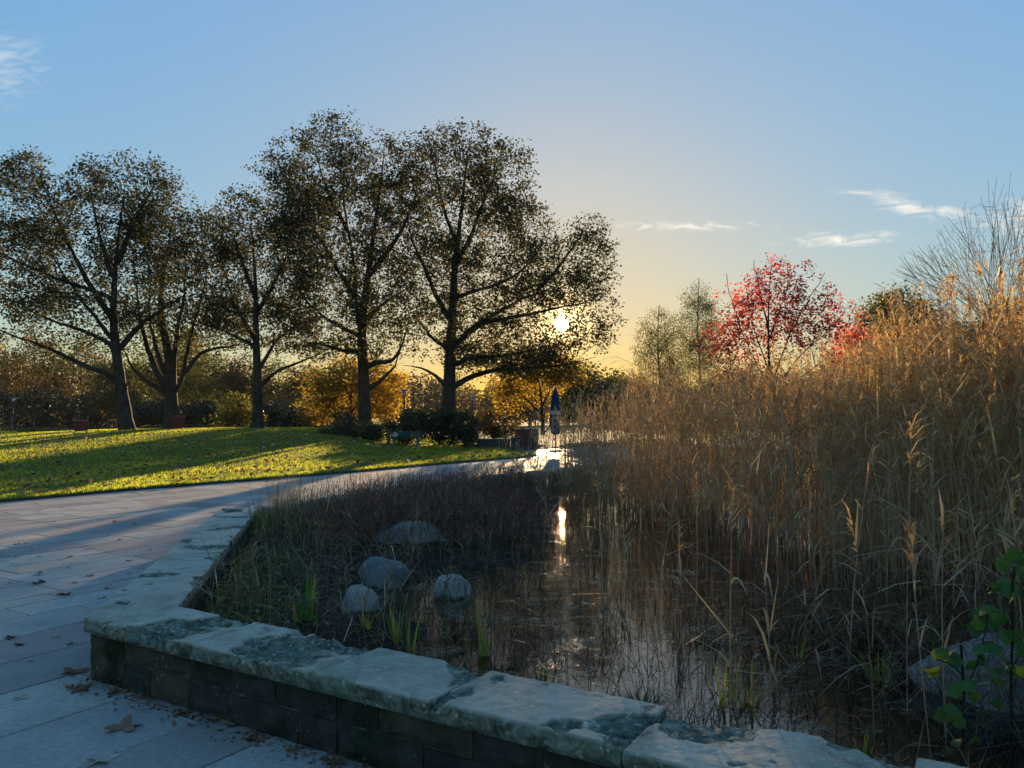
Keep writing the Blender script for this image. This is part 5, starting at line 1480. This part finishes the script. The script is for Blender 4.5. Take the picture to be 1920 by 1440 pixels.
herb('tiny dark herb poking up beside the left coping', 431, 1030, .30, .16, 18, 5)

def sapling():
    R = random.Random(9); Y0 = 3.45
    base = at(1800, 1432, Y0 - .15); o = empty('alder_sapling', (base.x, base.y, .05))
    tag(o, 'young sapling with rounded green leaves at the right edge, behind the coping', 'sapling')
    off = Vector((base.x, base.y, .05))
    def c2(x, y): return 1660 + x / 3.13, 980 + y / 3.13
    M['sapleaf'] = mat_leaf('sapling_leaf', [(0, (.025, .085, .035)), (.5, (.05, .13, .03)), (.8, (.12, .18, .025)), (1, (.34, .34, .03))], .4, 1.3, .5, .2)
    stems_ = [[(445, 1450), (450, 1200), (462, 1000), (450, 850), (445, 720)], [(740, 1250), (735, 900), (748, 650), (740, 450), (755, 260)], [(450, 1010), (530, 860), (570, 720), (600, 560)], [(740, 700), (690, 520), (700, 400)],
              [(450, 1200), (390, 1130), (340, 1110)], [(455, 900), (390, 830), (300, 800)], [(738, 850), (780, 800), (800, 700)], [(450, 1150), (520, 1240)]]
    for i, s in enumerate(stems_):
        P = [at(*c2(x, y), Y0 + .10 * math.sin(i * 2.1 + j * .6)) - off for j, (x, y) in enumerate(s)]
        if i < 2: P[0].z = -.06
        r = .006 if i < 2 else .0035
        MB().tube(resample(smooth_poly(np.array([tuple(p) for p in P]), 2), .04), r, 6).build('stem', M['bark_dark'], o, True)
    LV = [(760, 190, 45), (690, 240, 35), (675, 285, 38), (790, 320, 45), (720, 370, 50), (640, 390, 40), (740, 410, 40), (790, 250, 30), (615, 530, 45), (660, 545, 40), (560, 550, 35), (650, 600, 45), (510, 630, 40), (540, 600, 30),
          (310, 785, 35), (370, 765, 28), (370, 810, 35), (415, 815, 35), (270, 860, 40), (280, 885, 30), (555, 770, 45), (540, 815, 40), (580, 725, 40), (690, 795, 45), (650, 740, 35), (715, 680, 35), (760, 690, 35), (800, 660, 35),
          (510, 840, 40), (620, 870, 40), (490, 960, 40), (770, 870, 40), (810, 880, 35), (790, 770, 30), (410, 985, 40), (520, 1020, 30), (330, 1120, 35), (410, 1110, 45), (350, 1145, 30), (455, 1205, 30), (530, 1255, 35), (650, 1060, 25), (660, 930, 30), (840, 330, 40), (860, 230, 40), (420, 1290, 30), (380, 1330, 26)]
    meshes = []
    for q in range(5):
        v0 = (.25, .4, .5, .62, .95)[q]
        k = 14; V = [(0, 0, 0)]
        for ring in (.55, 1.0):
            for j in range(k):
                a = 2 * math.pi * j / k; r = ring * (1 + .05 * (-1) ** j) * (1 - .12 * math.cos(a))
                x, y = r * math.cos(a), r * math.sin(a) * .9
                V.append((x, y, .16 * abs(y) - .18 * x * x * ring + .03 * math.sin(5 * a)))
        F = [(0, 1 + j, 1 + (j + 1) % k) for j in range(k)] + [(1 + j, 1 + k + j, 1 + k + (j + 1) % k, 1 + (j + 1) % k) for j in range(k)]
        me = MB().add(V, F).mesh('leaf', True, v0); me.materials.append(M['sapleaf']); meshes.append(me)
    LV = LV + [(x + R.uniform(-34, 34), y + R.uniform(-34, 34), r * R.uniform(.6, .95)) for x, y, r in LV]
    for i, (x, y, r) in enumerate(LV):
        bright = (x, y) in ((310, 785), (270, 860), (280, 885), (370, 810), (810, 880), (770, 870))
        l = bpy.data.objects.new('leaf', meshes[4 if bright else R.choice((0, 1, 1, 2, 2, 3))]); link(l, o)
        l.location = at(*c2(x, y), Y0 + R.uniform(-.14, .14)) - off
        s = r / 3.13 * mpp(Y0) * 1.25; l.scale = (s, s, s)
        l.rotation_euler = (rad(R.uniform(20, 75)), rad(R.uniform(-30, 30)), rad(R.uniform(0, 360)))
sapling()

# ------------------------------------------------------------------ lawn blades, leaf litter, crumbs
def build_grass():
    R = np.random.default_rng(71); n = 330000
    k0 = int(np.argmax(KB[:, 1] > 6))
    i = R.integers(k0, len(KB) - 1, n); f = R.random(n)[:, None]
    t = R.random(n) ** 1.25 * 40 + .0
    k = KB[i] * (1 - f) + KB[i + 1] * f; d = LAWN_DIR[i] * (1 - f) + LAWN_DIR[i + 1] * f
    P = k + d * t[:, None]; X, Y = P[:, 0], P[:, 1]
    px = X / np.maximum(Y, .1) * FPX
    keep = (Y > 9) & (px > -1020) & (px < 80) & (Y < 62) & (R.random(n) < .97)
    P, X, Y, t = P[keep], X[keep], Y[keep], t[keep]; n = len(P)
    z = lawn_z(X, Y)
    patch = np.sin(X * 1.3 + 2 * np.sin(Y * .7)) * .5 + np.sin(Y * 2.2 - X * .9) * .3
    h = R.uniform(.035, .085, n) * (1 + .2 * patch) * (1 + (t < .25) * .5)
    a = R.uniform(0, 2 * np.pi, n)
    d = np.stack([np.cos(a) * .5, np.sin(a) * .5, np.ones(n)], 1)
    acc = Acc(); acc.ribbons(np.stack([X, Y, z - .01], 1), d, h, .012 + .0011 * Y, .1, np.clip(R.normal(.45, .2, n) + .22 * patch, 0, 1), nseg=1, taper=1.0)
    tag(acc.build('lawn_grass', M['grass']), 'mown green grass of the sunlit lawn', kind='stuff')
    print('BLADES', n)
    n = 5200
    i = R.integers(k0, len(KB) - 1, n); t = R.random(n) ** 1.3 * 26; P = KB[i] + LAWN_DIR[i] * t[:, None]
    P = P[(P[:, 1] > 9)]
    acc = Acc(); acc.leaves(np.concatenate([P, (lawn_z(P[:, 0], P[:, 1]) + .045)[:, None]], 1), R.uniform(.10, .20, len(P)), np.clip(R.normal(.35, .3, len(P)), 0, 1), flat=1.5)
    tag(acc.build('lawn_leaf_litter', M['deadleaf']), 'brown leaves littering the lawn', kind='stuff')
    n = 900
    s = R.uniform(0, 6, n); o = np.abs(R.normal(0, .07, n))
    P = C0 + D1[None] * s[:, None] - N1[None] * (o - .02)[:, None]
    acc = Acc(); acc.leaves(np.concatenate([P, np.full((n, 1), .004) + R.random((n, 1)) * .012], 1), R.uniform(.008, .035, n), np.clip(R.normal(.25, .2, n), 0, 1), flat=1.0)
    X, Y = R.uniform(-8, 1, 500), R.uniform(3, 14, 500); ok = basin_depth(X, Y) < -.05; X, Y = X[ok], Y[ok]
    acc.leaves(np.stack([X, Y, np.full(len(X), .006)], 1), R.uniform(.006, .02, len(X)), np.clip(R.normal(.5, .35, len(X)), 0, 1), flat=2.0)
    tag(acc.build('leaf_crumbs', M['deadleaf']), 'crumbled leaf bits along the foot of the wall and on the slabs', kind='stuff')
build_grass()

# ------------------------------------------------------------------ the hazy evening air
def build_haze():
    t = NT('hazy_air')
    v = t.N.new('ShaderNodeVolumePrincipled')
    v.inputs['Color'].default_value = (1.0, .96, .90, 1)
    v.inputs['Density'].default_value = HAZE
    v.inputs['Anisotropy'].default_value = .1
    t.L.new(v.outputs[0], t.out.inputs['Volume'])
    o = MB().box((0, 130, 10.5), (720, 320, 23)).build('haze', t.m)
    tag(o, 'thin evening haze hanging over the park', kind='stuff')
HAZE = .00015
build_haze()
